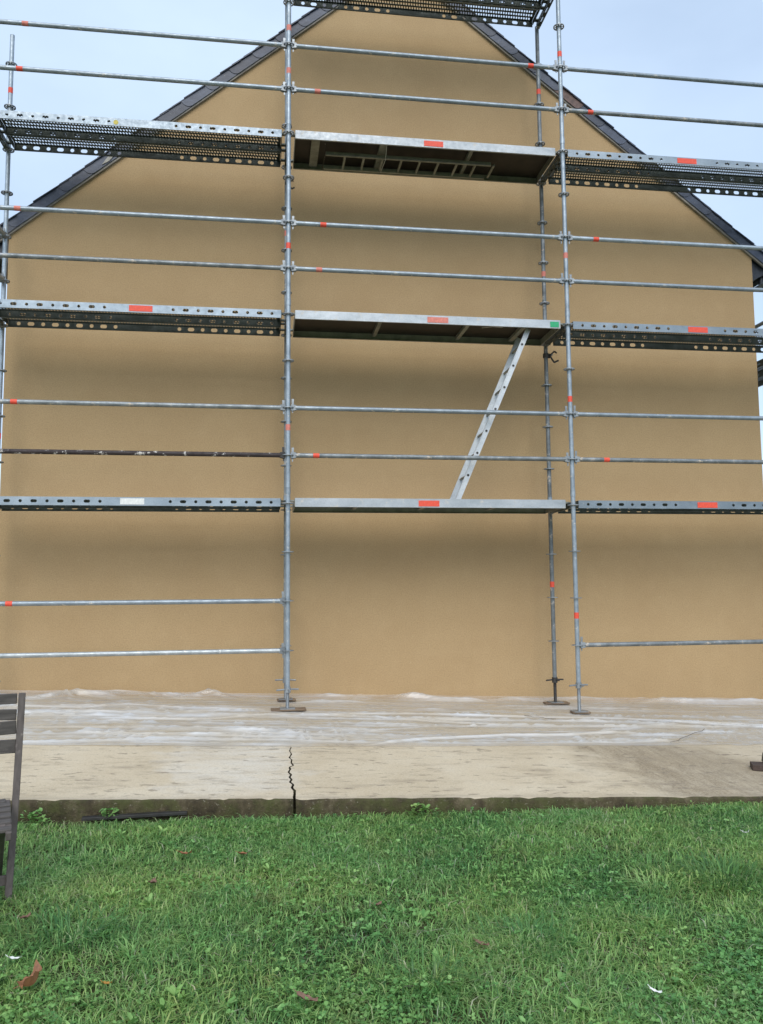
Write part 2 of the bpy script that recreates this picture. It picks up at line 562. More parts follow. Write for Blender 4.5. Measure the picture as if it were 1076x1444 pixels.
def slab_piece(name, side):
    n = 260
    t = np.linspace(0, 1, n) ** 1.6
    yy = np.concatenate([np.linspace(EY + .012, EY + .05, 4), np.linspace(EY + .08, -1.6, 70), np.linspace(-1.5, 1.2, 30)])
    TT, YY = np.meshgrid(t, yy)
    XX = crack(YY, side) + side * TT * 9.5
    edge = .014 * (fbm(XX * 9, XX * 0 + side, 4) - .5) + .008 * (fbm(XX * 1.3, XX * 0 + 3, 2) - .5)
    near = np.clip((EY + .3 - YY) / .3, 0, 1)
    YE = YY + edge * near
    ZZ = slab_z(XX, YY) + .004 * (fbm(XX * 5, YY * 5, 3) - .5)
    # crumbled arris, front face, underside edge
    rx = XX[0]
    e0 = edge[0]
    chip = np.clip(fbm(rx * 14, rx * 0 + 8, 3) - .55, 0, 1) * .06
    z0 = slab_z(rx, EY)
    ZZ[0] -= chip * .5
    rows = [(rx, rx * 0 + EY + e0 + .012 + .006 * (fbm(rx * 5, rx * 0 + 1) - .5), z0 - .30),
            (rx, rx * 0 + EY + e0 + .008 * (fbm(rx * 8, rx * 0 + 2) - .5), z0 - .075),
            (rx, rx * 0 + EY + e0 - .002 + .006 * (fbm(rx * 11, rx * 0 + 6) - .5), z0 - .016 - chip)]
    XX = np.vstack([r[0][None] for r in rows] + [XX])
    YE = np.vstack([r[1][None] for r in rows] + [YE])
    ZZ = np.vstack([r[2][None] for r in rows] + [ZZ])
    me = grid_mesh(name, XX, YE, ZZ, M_CONC, False)
    me.materials.append(M_MOSS)
    mi = np.zeros((XX.shape[0] - 1, n - 1), int)
    mi[:3] = 1
    me.polygons.foreach_set('material_index', mi.ravel())
    # crack wall
    mb = MB()
    col = [(XX[k, 0], YE[k, 0], ZZ[k, 0]) for k in range(3, XX.shape[0])]
    low = [(p[0], p[1], p[2] - .25) for p in col]
    m = len(col)
    mb.add(col + low, [(i, i + 1, m + i + 1, m + i) for i in range(m - 1)])
    bm = bmesh.new(); bm.from_mesh(me)
    wv = [bm.verts.new(v) for v in mb.v]
    for f in mb.f:
        nf = bm.faces.new([wv[i] for i in f]); nf.material_index = 1
    if side > 0:
        bmesh.ops.reverse_faces(bm, faces=bm.faces)
    bmesh.ops.recalc_face_normals(bm, faces=bm.faces)
    up = sum(1 for f in bm.faces if f.material_index == 0 and f.normal.z > 0)
    if up < 100:
        bmesh.ops.reverse_faces(bm, faces=bm.faces)
    bm.to_mesh(me); bm.free()
    return tag(obj(name, me), kind='structure')


slab_piece('concrete_slab', -1)
slab_piece('concrete_slab', 1)

# ------------------------------------------------------------------ house
WY = 1.05
XL, XR = -3.13, 5.99
SL, SR = .83, .777
AX, AZ = 1.400, 6.913
zl = AZ - SL * (AX - XL)
zr = AZ - SR * (XR - AX)
HD = 8.0
house = thing('house', 'tan rendered gable end house with blue grey slate verge behind the scaffold', 'house', (AX, WY, float(slab_z(AX, WY))))
hp = Vector(house.location)


def hobj(name, mb, mat, smooth=False, parent=None, bevel=0):
    me = mb.mesh(name, mat, smooth, bevel)
    me.transform(Matrix.Translation(-hp))
    return obj(name, me, parent or house)


mb = MB().prism([(XL, WY, -2.7), (XR, WY, -2.9), (XR, WY, zr), (AX, WY, AZ), (XL, WY, zl)], (0, .35, 0))
hobj('gable_wall', mb, M_WALL)
hobj('side_wall', MB().box((XL + .17, WY + HD / 2 + .18, (zl - 2.8) / 2), (.34, HD - .36, zl + 2.7)), M_WALL)
hobj('side_wall', MB().box((XR - .17, WY + HD / 2 + .18, (zr - 2.9) / 2), (.34, HD - .36, zr + 2.8)), M_WALL)
hobj('back_wall', MB().prism([(XL, WY + HD, -2.7), (XR, WY + HD, -2.9), (XR, WY + HD, zr), (AX, WY + HD, AZ), (XL, WY + HD, zl)], (0, .3, 0)), M_WALL)


def slope_frame(side):
    s = SL if side < 0 else SR
    d = Vector((side * -1, 0, s)).normalized()          # up the slope
    n = Vector((side * s, 0, 1)).normalized()           # outward
    x = XL if side < 0 else XR
    z = zl if side < 0 else zr
    foot = Vector((x, 0, z)) - d * .27
    ln = (Vector((AX, 0, AZ)) - foot).length
    return d, n, foot, ln


for side in (-1, 1):
    d, n, foot, ln = slope_frame(side)
    # roof slab above the wall line
    p = [foot + n * .012, foot + d * (ln) + n * .012, foot + d * (ln) + n * .10, foot + n * .10]
    p = [Vector((q.x, WY + .02, q.z)) for q in p]
    roof = hobj('roof_slope', MB().prism(p, (0, HD + .35, 0)), M_SLATE)
    # verge board under the slates
    p = [foot - n * .012 + d * .03, foot + d * ln - n * .012, foot + d * ln + n * .07, foot + n * .07 + d * .03]
    p = [Vector((q.x, WY - .032, q.z)) for q in p]
    hobj('verge_board', MB().prism(p, (0, .03, 0)), M_VERGE)
    # hanging verge slates with rounded lower corner
    pitch = .355
    N = int(ln / pitch) + 1
    for k in range(N):
        u0 = k * pitch - .01
        u1 = min(u0 + pitch + .09, ln - .005)
        h0, h1 = .008 + random.uniform(-.004, .004), .116 + random.uniform(-.004, .004)
        pts = [(u1, h1), (u1, h0)]
        lowend = [(u0 + .075, h0)]
        for t in range(1, 6):
            an = t / 6 * math.pi / 2
            lowend.append((u0 + .075 - .075 * math.sin(an), h0 + (h1 - h0) * .8 * (1 - math.cos(an))))
        pts += lowend + [(u0, h0 + (h1 - h0) * .82), (u0 - .004, h1)]
        tilt = .0075
        poly = []
        for (u, h) in pts:
            q = foot + d * u + n * h
            fr = (u1 - u) / (u1 - u0)
            poly.append(Vector((q.x, WY - .036 - tilt * fr + random.uniform(-.0008, .0008), q.z)))
        rusty = side > 0 and k == int((ln - 3.0) / pitch) + 1
        o = hobj('verge_slate', MB().prism(poly, (0, -.006, 0)), M_SLATERUST if rusty else M_SLATE, parent=house)
        if rusty:
            o['label'] = 'rust brown verge slate'
    # first course of roof slates, their thick ends make the saw-tooth edge
    pr = .18
    for k in range(int(ln / pr)):
        u0 = k * pr
        a0 = foot + d * u0 + n * .122
        b0 = foot + d * min(u0 + .30, ln) + n * .110
        th = n * .009
        w0 = WY - .06 + random.uniform(-.012, .008)
        poly = [Vector((q.x, w0, q.z)) for q in (a0, b0, b0 + th, a0 + th)]
        hobj('roof_slate', MB().prism(poly, (0, .32, 0)), M_SLATE)
    # eave: soffit block, half round gutter, spout
    e = foot
    sg = side
    mb = MB().prism([(e.x - sg * .27, WY + .03, e.z + .19), (e.x - sg * .01, WY + .03, e.z - .0), (e.x - sg * .03, WY + .03, e.z - .05), (e.x - sg * .18, WY + .03, e.z - .12), (e.x - sg * .27 + sg * .055, WY + .03, e.z - .17)], (0, HD, 0))
    hobj('eave_soffit', mb, M_ZDARK)
    mb = MB()
    ng = 10
    prof = [(e.x + sg * .035 + .065 * math.cos(math.pi + math.pi * i / ng), e.z - .012 + .065 * math.sin(math.pi + math.pi * i / ng)) for i in range(ng + 1)]
    prof2 = [(e.x + sg * .035 + .060 * math.cos(math.pi + math.pi * i / ng), e.z - .012 + .060 * math.sin(math.pi + math.pi * i / ng)) for i in range(ng, -1, -1)]
    mb.prism([(q[0], WY - .02, q[1]) for q in prof + prof2], (0, HD + .2, 0))
    mb.prism([(q[0], WY - .022, q[1]) for q in prof], (0, .004, 0))
    gut = hobj('gutter', mb, M_ZDARK)
    hobj('gutter_spout', MB().tube((e.x - sg * .03, WY + .10, e.z - .06), (e.x - sg * .03, WY + .10, e.z - .19), .034), M_ZDARK, True, gut)
hobj('mortar_patch', MB().prism([(-2.12, WY - .056, 4.035), (-2.04, WY - .056, 4.085), (-1.98, WY - .056, 4.165), (-2.06, WY - .056, 4.13)], (0, .01, 0)), M_MORTAR)

# ------------------------------------------------------------------ scaffold pieces (shared meshes)
BAY, WID = 3.07, .73
TR = .0242
me_ledger = MB().tube((.075, 0, 0), (BAY - .075, 0, 0), TR, 20).mesh('guardrail_tube_body', M_TUBE, True)
hm = MB()
hm.prism([(.028, -.019, -.030), (.040, -.019, -.036), (.085, -.021, -.0275), (.085, -.021, .0275), (.040, -.019, .036), (.028, -.019, .030)], (0, .040, 0))
me_head = hm.mesh('wedge_head', M_CAST, False, .003)
wm = MB()
wm.prism([(.040, -.004, -.062), (.052, -.004, -.062), (.062, -.004, .085), (.036, -.004, .085)], (0, .008, 0))
me_wedge = wm.mesh('wedge', M_CAST)
mb = MB()
mb.annulus(.0235, .034, -.0045, .0045, 16)
mb.annulus(.051, .062, -.0045, .0045, 24)
for k in range(8):
    an = k * math.pi / 4 + math.pi / 8
    mb.box((.0425 * math.cos(an), .0425 * math.sin(an), 0), (.022, .012, .0082), Matrix.Rotation(an, 3, 'Z'))
me_ros = mb.mesh('rosette', M_CAST)
mb = MB()
mb.annulus(.0242, .0275, -.035, .035, 16)
me_collar = mb.mesh('joint_collar', M_TUBE, True)
me_band = MB().annulus(.0242, .0253, -.032, .032, 18).mesh('tape_band', M_RED, True)
mb = MB().tube((0, 0, -.03), (0, 0, .03), .032, 10)
mb.tube((-.115, 0, .0), (-.030, 0, .004), .0085, 8).tube((.030, 0, .004), (.115, 0, 0), .0085, 8)
mb.tube((0, -.09, 0), (0, -.03, .004), .0085, 8)
me_nut = mb.mesh('jack_nut', M_CAST, True)
me_plate = MB().box((0, 0, .003), (.15, .15, .006)).mesh('base_plate', M_CAST)

GAPS = [(0, .0), ]


def standard(label, x, y, top, zbot, bands=(), dirty=False, dark_jack=False, board=(.19, .14), board_label='', rz=0., lowest=-1.5):
    zs = float(slab_z(x, y))
    zb = zs + .012 + .016
    t = thing('scaffold_standard', label, 'scaffold pole', (x, y, zb), (0, 0, 0), 'upright scaffold poles')
    m = M_TUBE2 if dirty else M_TUBE
    obj('tube', MB().tube((0, 0, zbot - zb), (0, 0, top - zb), TR, 20).mesh('upright_tube', m, True), t)
    k = lowest
    while k < top - .1:
        obj('rosette', me_ros, t, (0, 0, k - zb), (0, 0, random.uniform(-.06, .06)))
        k += .5
    for jz in (.13, 2.13, 4.13, 6.13):
        if jz < top - .3:
            obj('joint_collar', me_collar, t, (0, 0, jz - zb))
    jm = M_DARKSTEEL if dark_jack else M_CAST
    sp = MB()
    nseg = 30
    z0, z1 = .006, zbot - zb + .05
    for i in range(nseg):                        # threaded spindle
        za, zc = z0 + (z1 - z0) * i / nseg, z0 + (z1 - z0) * (i + 1) / nseg
        zm = (za + zc) / 2
        sp.tube((0, 0, za), (0, 0, zm), .0165, 10, .0192, False).tube((0, 0, zm), (0, 0, zc), .0192, 10, .0165, False)
    obj('jack_spindle', sp.mesh('jack_spindle', jm, True), t)
    obj('jack_nut', me_nut, t, (0, 0, zbot - zb - .012), (0, 0, random.uniform(-.3, .3)), jm if dark_jack else None)
    obj('base_plate', me_plate, t)
    for z, mt in bands:
        o = obj('tape_band', me_band, t, (0, 0, z - zb), mat=mt)
        if mt is M_REDFADE:
            o['label'] = 'faded red tape band'
    bm_ = MB().box((0, 0, .008), (board[0], board[1], .016)).mesh('sole_board', M_BOARD, False, .003)
    b = obj('sole_board', bm_, None, (x + .01, y + random.uniform(-.01, .01), zs + .0118), (0, 0, rz))
    tag(b, board_label, 'wooden board', 'wooden sole boards under the scaffold poles')
    return t


RD, RF = M_RED, M_REDFADE
standard('near galvanised scaffold pole between left and middle bays, running up out of the picture', 0, 0, 7.2, -1.88, [(5.198, RF), (4.706, RF), (2.744, RD), (.791, RF)], board=(.35, .15), rz=.02,
         board_label='long brown sole board under the near pole left of the open middle bay')
standard('near galvanised scaffold pole between middle and right bays, red band above its foot', BAY, 0, 7.2, -1.91, [(5.164, RD), (2.789, RF), (1.165, RD), (-1.187, RD)], rz=-.08,
         board_label='short brown sole board under the near pole right of the middle bay')
standard('far scaffold pole right of the ladder, with dark jack and dark clamp', BAY, WID, 6.02, -1.93, [(5.168, RD), (-.85, RD), (2.861, RF)], True, True, (.28, .14), rz=-.1,
         board_label='thin brown sole board under the dark jack close to the wall')
standard('far scaffold pole standing directly behind the near pole left of the middle bay', 0, WID, 6.02, -1.86, [(3.2, RF)], True, False, (.20, .12), rz=.05,
         board_label='brown sole board half hidden behind the pole left of the middle bay')
standard('far scaffold pole at the left end whose top stops against the sky', -BAY, WID, 5.35, -1.80, [(4.691, RD), (.782, RD)], rz=.1,
         board_label='sole board under the left end far pole beside the wall corner')
standard('near scaffold pole at the left end of the scaffold', -BAY, 0, 5.35, -1.80, [(2.2, RD)],
         board_label='sole board under the left end near pole')
standard('near scaffold pole at the right end of the scaffold', 2 * BAY, 0, 5.35, -2.0, [(2.2, RD)],
         board_label='sole board under the right end near pole')
standard('far scaffold pole at the right end of the scaffold beside the wall corner', 2 * BAY, WID, 5.35, -2.0, [],
         board_label='sole board under the right end far pole')
standard('inner scaffold pole standing alongside the right flank of the house', 2 * BAY, WID + BAY, 3.2, -2.0, [],
         board_label='sole board under the inner pole by the right flank')
standard('outer scaffold pole near the corner by the right flank of the house', 2 * BAY + WID, WID, 3.2, -2.0, [],
         board_label='sole board under the outer pole near the right corner')
standard('outer scaffold pole at the far end by the right flank of the house', 2 * BAY + WID, WID + BAY, 3.2, -2.0, [],
         board_label='sole board under the outer far pole by the right flank')


def rail(label, x, y, z, band=None, mat=None, rz=0., length=BAY, bmat=None, group='horizontal guardrail tubes of the scaffold'):
    t = thing('guardrail_tube', label, 'scaffold tube', (x, y, z), (0, 0, rz), group)
    me = me_ledger if length == BAY else MB().tube((.075, 0, 0), (length - .075, 0, 0), TR, 20).mesh('short_tube_body', M_TUBE, True)
    obj('tube', me, t, mat=mat)
    hmat = M_DARKSTEEL if mat is M_RUST else None
    for p, r in ((0, 0), (length, math.pi)):
        h = obj('wedge_head', me_head, t, (p, 0, 0), (0, 0, r), hmat)
        obj('wedge', me_wedge, h, (0, 0, random.uniform(-.012, .012)), mat=hmat)
    if band:
        o = obj('tape_band', me_band, t, (band, 0, 0), (0, R(90), 0), bmat)
        if bmat is M_REDFADE:
            o['label'] = 'faded red tape band'
    return t


BN = {-1: 'left bay', 0: 'middle bay', 1: 'right bay'}
LV = {.5: 'lower guardrail above the first decks', 1.0: 'upper guardrail above the first decks',
      2.5: 'lower guardrail above the second decks', 3.0: 'upper guardrail above the second decks',
      4.5: 'lower guardrail above the third decks', 5.0: 'upper guardrail above the third decks'}
BANDS = {(-1, 5.0): (.346, RF), (-1, 4.5): (.305, RD), (-1, 3.0): (.331, RF), (-1, 1.0): (.359, RD),
         (0, 5.0): (2.721, RD), (0, 4.5): (.312, RF), (0, 3.0): (.371, RD), (0, 2.5): (.325, RF), (0, .5): (.292, RD),
         (1, 4.5): (.342, RD), (1, 3.0): (.358, RD), (1, .5): (.395, RD)}
for i in (-1, 0, 1):
    for z, nm in LV.items():
        b = BANDS.get((i, z))
        if (i, z) == (-1, .5):
            rail('dark rusty brown tube with pale splashes, lower guardrail of left bay above first deck', i * BAY, 0, z, None, M_RUST)
            continue
        look = 'plain grey tube' if b is None else ('grey tube with red band' if b[1] is RD else 'grey tube with faded red band')
        if (i, z) == (0, 5.0):
            look = 'grey tube with red band at its right'
        rail('%s, %s, %s' % (look, nm, BN[i]), i * BAY, 0, z, b and b[0], random.choice([None, None, M_TUBE2]), bmat=b and b[1])
rail('pale tube with red band at far left, upper rail below the first decks, left bay', -BAY, 0, -1.0, .376, None, bmat=RD)
rail('grey tube splattered with white paint, lowest rail of the left bay near the ground', -BAY, 0, -1.5, None, M_SPLAT)
rail('plain dark grey tube, only rail below the first deck in the right bay', BAY, 0, -1.5, None, M_TUBE2)
for z, nm in ((.5, 'lowest'), (1.0, 'second lowest'), (2.5, 'third'), (3.0, 'topmost')):
    rail('short end guardrail closing the left end of the scaffold, %s of the four' % nm, -BAY, 0, z, None, None, R(90), WID, group='short end guardrails')
for z, nm in ((2.5, 'lower'), (3.0, 'upper')):
    rail('%s guardrail tube running back along the right flank of the house' % nm, 2 * BAY, WID, z, None, None, R(90), BAY, group='flank guardrails')


# ---- transoms: U channel with slots
def panel_with_holes(mb, x0, x1, z0, z1, holes, th, axis_y=0., n=12):
    """strip in XZ with oblong holes (cx, half width, half height), thickness th in +Y"""
    zc = (z0 + z1) / 2
    for yy, flip in ((axis_y, False), (axis_y + th, True)):
        edges = [x0]
        for cx, hw, hh in holes:
            edges += [cx - hw - .014, cx + hw + .014]
        edges.append(x1)
        for k in range(0, len(edges), 2):
            q = [(edges[k], yy, z0), (edges[k + 1], yy, z0), (edges[k + 1], yy, z1), (edges[k], yy, z1)]
            mb.add(q, [(0, 1, 2, 3) if not flip else (3, 2, 1, 0)])
        for cx, hw, hh in holes:
            inn, outr = [], []
            for i in range(n):
                an = 2 * math.pi * (i + .5) / n
                c_, s_ = math.cos(an), math.sin(an)
                inn.append((cx + (hw - hh) * (1 if c_ > 0 else -1) + hh * c_, yy, zc + hh * s_))
                w2, h2 = hw + .014, (z1 - z0) / 2
                an2 = math.atan2(s_ * h2, c_ * w2)
                k_ = 1 / max(abs(c_), abs(s_))
                ox, oz = max(-1, min(1, c_ * 1.0 * k_)), max(-1, min(1, s_ * k_))
                outr.append((cx + w2 * ox, yy, zc + h2 * oz))
            vs = inn + outr
            fs = [(i, (i + 1) % n, n + (i + 1) % n, n + i) for i in range(n)]
            corners = []
            mb.add(vs, fs if flip else [f[::-1] for f in fs])
            # corner fill
            for sx in (-1, 1):
                for sz in (-1, 1):
                    c0 = (cx + sx * (hw + .014), yy, zc + sz * (z1 - z0) / 2)
                    cand = sorted(range(n), key=lambda i: (outr[i][0] - c0[0]) ** 2 + (outr[i][2] - c0[2]) ** 2)[:2]
                    mb.add([c0, outr[cand[0]], outr[cand[1]]], [(0, 1, 2)])
    for cx, hw, hh in holes:
        ring = []
        for yy in (axis_y, axis_y + th):
            for i in range(n):
                an = 2 * math.pi * (i + .5) / n
                c_, s_ = math.cos(an), math.sin(an)
                ring.append((cx + (hw - hh) * (1 if c_ > 0 else -1) + hh * c_, yy, zc + hh * s_))
        mb.add(ring, [(i, (i + 1) % n, n + (i + 1) % n, n + i) for i in range(n)])
    mb.add([(x0, axis_y, z1), (x1, axis_y, z1), (x1, axis_y + th, z1), (x0, axis_y + th, z1)], [(0, 1, 2, 3)])
    mb.add([(x0, axis_y, z0), (x1, axis_y, z0), (x1, axis_y + th, z0), (x0, axis_y + th, z0)], [(3, 2, 1, 0)])
    return mb


mb = MB()
mb.box((WID / 2, -.024, .004), (WID - .12, .003, .052)).box((WID / 2, .024, .004), (WID - .12, .003, .052))
tmp = MB()
panel_with_holes(tmp, .06, WID - .06, -.0225, .0225, [(.20, .045, .010), (.365, .045, .010), (.53, .045, .010)], .003)
mb.add([(v[0], v[2], v[1] - .026) for v in tmp.v], tmp.f)
me_trans = mb.mesh('channel', M_DECKSHEET)


def transom(label, x, y, z, rz=R(90)):
    t = thing('deck_transom', label, 'scaffold transom', (x, y, z), (0, 0, rz), 'transoms carrying the decks')
    obj('channel', me_trans, t)
    for p, r in ((0, 0), (WID, math.pi)):
        h = obj('wedge_head', me_head, t, (p, 0, 0), (0, 0, r))
        obj('wedge', me_wedge, h)


LN = {0.0: 'first', 2.0: 'second', 4.0: 'third', 6.0: 'topmost'}
PN = {-1: 'at the left end', 0: 'left of the middle bay', 1: 'right of the middle bay', 2: 'at the right end'}
for z in (0., 2., 4., 6.):
    for i in (-1, 0, 1, 2):
        if z == 6 and i in (-1, 2):
            continue
        transom('grey channel transom carrying the %s decks %s' % (LN[z], PN[i]), i * BAY, 0, z)
for y, nm in ((WID, 'near'), (WID + BAY, 'far')):
    transom('grey transom under the flank deck on the right of the house, %s one' % nm, 2 * BAY, y, 2.0, 0)

# ---- steel deck planks
PW = .318
DT, DB = .055, -.030
HOLES = []
for s0 in (.184, 1.885):
    for k in range(9):
        HOLES.append((s0 + .1268 * k, .016, .016) if k % 2 == 0 else (s0 + .1268 * k, .031, .0165))
mb = MB()
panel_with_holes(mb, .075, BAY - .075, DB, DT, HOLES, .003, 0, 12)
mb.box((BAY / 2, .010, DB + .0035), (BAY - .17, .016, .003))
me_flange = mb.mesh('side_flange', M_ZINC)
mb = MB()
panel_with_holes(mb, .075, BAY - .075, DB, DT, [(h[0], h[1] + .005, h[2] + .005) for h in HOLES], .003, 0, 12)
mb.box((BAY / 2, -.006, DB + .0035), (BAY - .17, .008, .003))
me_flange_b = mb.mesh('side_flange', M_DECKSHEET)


def perforated():
    px, py, hx, hy, th = .0315, .0615, .0092, .0180, .004
    x0, x1, y0, y1 = .078, BAY - .078, .004, PW - .004
    ny = int((y1 - y0) / py)
    m0 = (y1 - y0 - ny * py) / 2
    vs, fs = [], []

    def quad(a, b, c, d, zz=None):
        o = len(vs)
        vs.extend([a, b, c, d])
        fs.append((o, o + 1, o + 2, o + 3))

    def flat(xa, ya, xb, yb):
        for z in (DT - .001, DT - .001 - th):
            quad((xa, ya, z), (xb, ya, z), (xb, yb, z), (xa, yb, z))
    flat(x0, y0, x1, y0 + m0)
    flat(x0, y1 - m0, x1, y1)
    for j in range(ny):
        ya = y0 + m0 + j * py
        off = .012 + (px * .35 if j % 2 else 0)
        nx = int((x1 - x0 - off - .012) / px)
        flat(x0, ya, x0 + off, ya + py)
        flat(x0 + off + nx * px, ya, x1, ya + py)
        for i in range(nx):
            xa = x0 + off + i * px
            xb, yb = xa + px, ya + py
            cx, cy = xa + px / 2, ya + py / 2
            sk = .004
            for z in (DT - .001, DT - .001 - th):
                o = len(vs)
                vs.extend([(xa, ya, z), (xb, ya, z), (xb, yb, z), (xa, yb, z),
                           (cx - hx - sk, cy - hy, z), (cx + hx - sk, cy - hy, z), (cx + hx + sk, cy + hy, z), (cx - hx + sk, cy + hy, z)])
                fs.extend([(o, o + 1, o + 5, o + 4), (o + 1, o + 2, o + 6, o + 5), (o + 2, o + 3, o + 7, o + 6), (o + 3, o, o + 4, o + 7)])
            o = len(vs) - 16
            fs.extend([(o + 4 + q, o + 4 + (q + 1) % 4, o + 12 + (q + 1) % 4, o + 12 + q) for q in range(4)])
    me = bpy.data.meshes.new('perforated_sheet')
    me.from_pydata(vs, [], fs)
    me.materials.append(M_DECKSHEET)
    return me


me_perf = perforated()
mb = MB().box((.072, PW / 2, (DT + DB) / 2 + .012), (.006, PW - .012, DT - DB - .03))
for yy in (.05, PW - .05):
    mb.box((.045, yy, .030), (.05, .045, .014)).box((.018, yy, .018), (.012, .045, .032))
me_hook = mb.mesh('hook_end', M_DECKSHEET)
me_sticker = MB().box((0, -.0015, 0), (.235, .003, .062)).mesh('marking_sticker', M_RED)


def plank(label, x, y, z, rz=0., sticker=None, sm=None, slabel=None, sw=1., rough=None):
    t = thing('steel_deck_plank', label, 'scaffold deck', (x, y, z), (0, 0, rz), 'perforated steel deck planks')
    obj('perforated_sheet', me_perf, t)
    f = obj('side_flange', me_flange, t, (0, 0, 0))
    f['label'] = 'pale zinc side flange with round and oblong holes facing the viewer'
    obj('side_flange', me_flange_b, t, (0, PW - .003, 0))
    obj('hook_end', me_hook, t)
    obj('hook_end', me_hook, t, (BAY, PW, 0), (0, 0, math.pi))
    if sticker is not None:
        s = obj('marking_sticker', me_sticker, t, (sticker, -.0005, .012), mat=sm)
        s.scale.x = sw
        if slabel:
            s['label'] = slabel
    return t


STK = {(-1, 2): (1.559, M_RED, 'red rectangular marking'), (-1, 0): (1.512, M_WHITELAB, 'white rectangular sticker'), (1, 4): (1.512, M_RED, 'red rectangular marking'),
       (1, 2): (1.554, M_RED, 'red rectangular marking'), (1, 0): (1.573, M_RED, 'red rectangular marking')}
MK = {(-1, 4): 'with a yellow paint spot', (-1, 2): 'with red mark', (-1, 0): 'with white sticker', (1, 4): 'with red mark', (1, 2): 'with red mark', (1, 0): 'with red mark'}
for i in (-1, 1):
    for z in (0, 2, 4):
        s = STK.get((i, z))
        t = plank('front perforated steel plank %s of the %s deck level, %s' % (MK[(i, z)], LN[float(z)], BN[i]), i * BAY, .03, z, 0, s and s[0], s and s[1], s and s[2])
        if (i, z) == (-1, 4):
            obj('paint_spot', MB().tube((1.27, -.0005, .008), (1.27, -.002, .008), .026, 12).mesh('paint_spot', M_YELLOW), t)
        plank('rear perforated steel plank nearer the wall at the %s deck level, %s' % (LN[float(z)], BN[i]), i * BAY, .03 + PW + .012, z)
plank('front perforated steel plank of the topmost deck seen from below, middle bay', 0, .03, 6)
plank('rear perforated steel plank of the topmost deck seen from below, middle bay', 0, .03 + PW + .012, 6)
plank('inner steel plank of the deck along the right flank of the house', 2 * BAY + .03 + PW, WID, 2.0, R(90))
plank('outer steel plank of the deck along the right flank of the house', 2 * BAY + .03 + 2 * PW + .012, WID, 2.0, R(90))


# ---- aluminium decks of the middle bay
def alu_deck(label, z, bars, sticker, sm, extra=None):
    t = thing('aluminium_deck', label, 'scaffold deck', (0, .03, z), (0, 0, 0), 'aluminium decks with dark plywood in the middle bay')
    DW = .67
    x0, x1 = .075, BAY - .075
    f = MB()
    f.box(((x0 + x1) / 2, .0015, .014), (x1 - x0, .003, .092)).box(((x0 + x1) / 2, .012, -.0305), (x1 - x0, .018, .003)).box(((x0 + x1) / 2, .014, .0585), (x1 - x0, .022, .003))
    obj('side_rail', f.mesh('side_rail', M_ALU), t)
    f = MB()
    f.box(((x0 + x1) / 2, DW - .0015, .014), (x1 - x0, .003, .092)).box(((x0 + x1) / 2, DW - .013, -.0305), (x1 - x0, .020, .003)).box(((x0 + x1) / 2, DW - .014, .0585), (x1 - x0, .022, .003))
    obj('side_rail', f.mesh('side_rail', M_ALUOLD), t)
    obj('plywood_panel', MB().box(((x0 + x1) / 2, DW / 2, .050), (x1 - x0 - .006, DW - .008, .010)).mesh('plywood_panel', M_PLY), t)
    for bx, bw in bars:
        obj('cross_bar', MB().box((bx, DW / 2, .022), (bw, DW - .03, .040)).mesh('cross_bar', M_ALUOLD), t)
    for p, r in ((0, 0), (BAY, math.pi)):
        h = MB().box((.073, DW / 2, .014), (.006, DW - .01, .085))
        for yy in (.06, DW - .06):
            h.box((.046, yy, .034), (.052, .05, .016)).box((.018, yy, .02), (.012, .05, .036))
        obj('hook_end', h.mesh('hook_end', M_ALUOLD), t, (p, 0 if p == 0 else DW, 0), (0, 0, r))
    for (sx, sw, m, lb) in sticker:
        s = obj('marking_sticker', me_sticker, t, (sx, -.0005, .010), mat=m)
        s.scale.x = sw
        s['label'] = lb
    return t


alu_deck('pale aluminium first deck with red mark and ladder foot on it, middle bay', 0., [(.75, .04), (1.5, .04), (2.3, .04)], [(1.487, .95, M_RED, 'red rectangular marking')], None)
a2 = alu_deck('aluminium second deck with faded red and green marks, dark underside, middle bay', 2., [(1.0, .04), (1.98, .04), (2.62, .05)],
              [(1.613, .98, M_REDFADE, 'faded red marking'), (2.929, .42, M_GREENBAND, 'green marking band near the right end')], None)
obj('pale_scrap', MB().prism([(2.18, .30, .0445), (2.30, .24, .0445), (2.42, .26, .0445), (2.41, .28, .0445), (2.30, .265, .0445), (2.19, .315, .0445)], (0, 0, -.002)).mesh('pale_scrap', M_PALE), a2)
alu_deck('aluminium third deck with red mark and a ladder stowed beneath, middle bay', 4., [(.30, .09), (1.05, .08), (2.05, .04)], [(1.595, .92, M_RED, 'red rectangular marking')], None)


def ladder(label, p0, p1, w, n, first, pitch, depth=.055, mat=None, hole=True):
    """p0,p1: bottom and top of the near stile; the other stile lies w further in +Y"""
    p0, p1 = Vector(p0), Vector(p1)
    t = thing('ladder', label, 'ladder', p0)
    d = p1 - p0
    u = d.normalized()
    for k in (0, 1):
        s = MB()
        yo = Vector((0, w * k, 0))
        nrm = u.cross(Vector((0, 1, 0))).normalized()
        s.bar(yo, yo + d, .022, depth, up=nrm)
        # shallow web groove on the outer face: two lips
        fy = -.011 if k == 0 else .011
        for e in (-1, 1):
            off = nrm * (e * (depth / 2 - .005)) + Vector((0, fy + (-.002 if k == 0 else .002), 0))
            s.bar(yo + off, yo + d + off, .004, .010, up=nrm)
        obj('stile', s.mesh('stile', mat or M_LAD), t)
    for i in range(n):
        c = u * (first + i * pitch)
        obj('rung', MB().tube(c + Vector((0, .0115, 0)), c + Vector((0, w - .0115, 0)), .0145, 10).mesh('rung', M_ALUOLD, True), t)
        if hole:
            obj('rung_end', MB().tube(c + Vector((0, -.0112, 0)), c + Vector((0, -.014, 0)), .0135, 10).mesh('rung_end', M_DARKSTEEL), t)
    return t


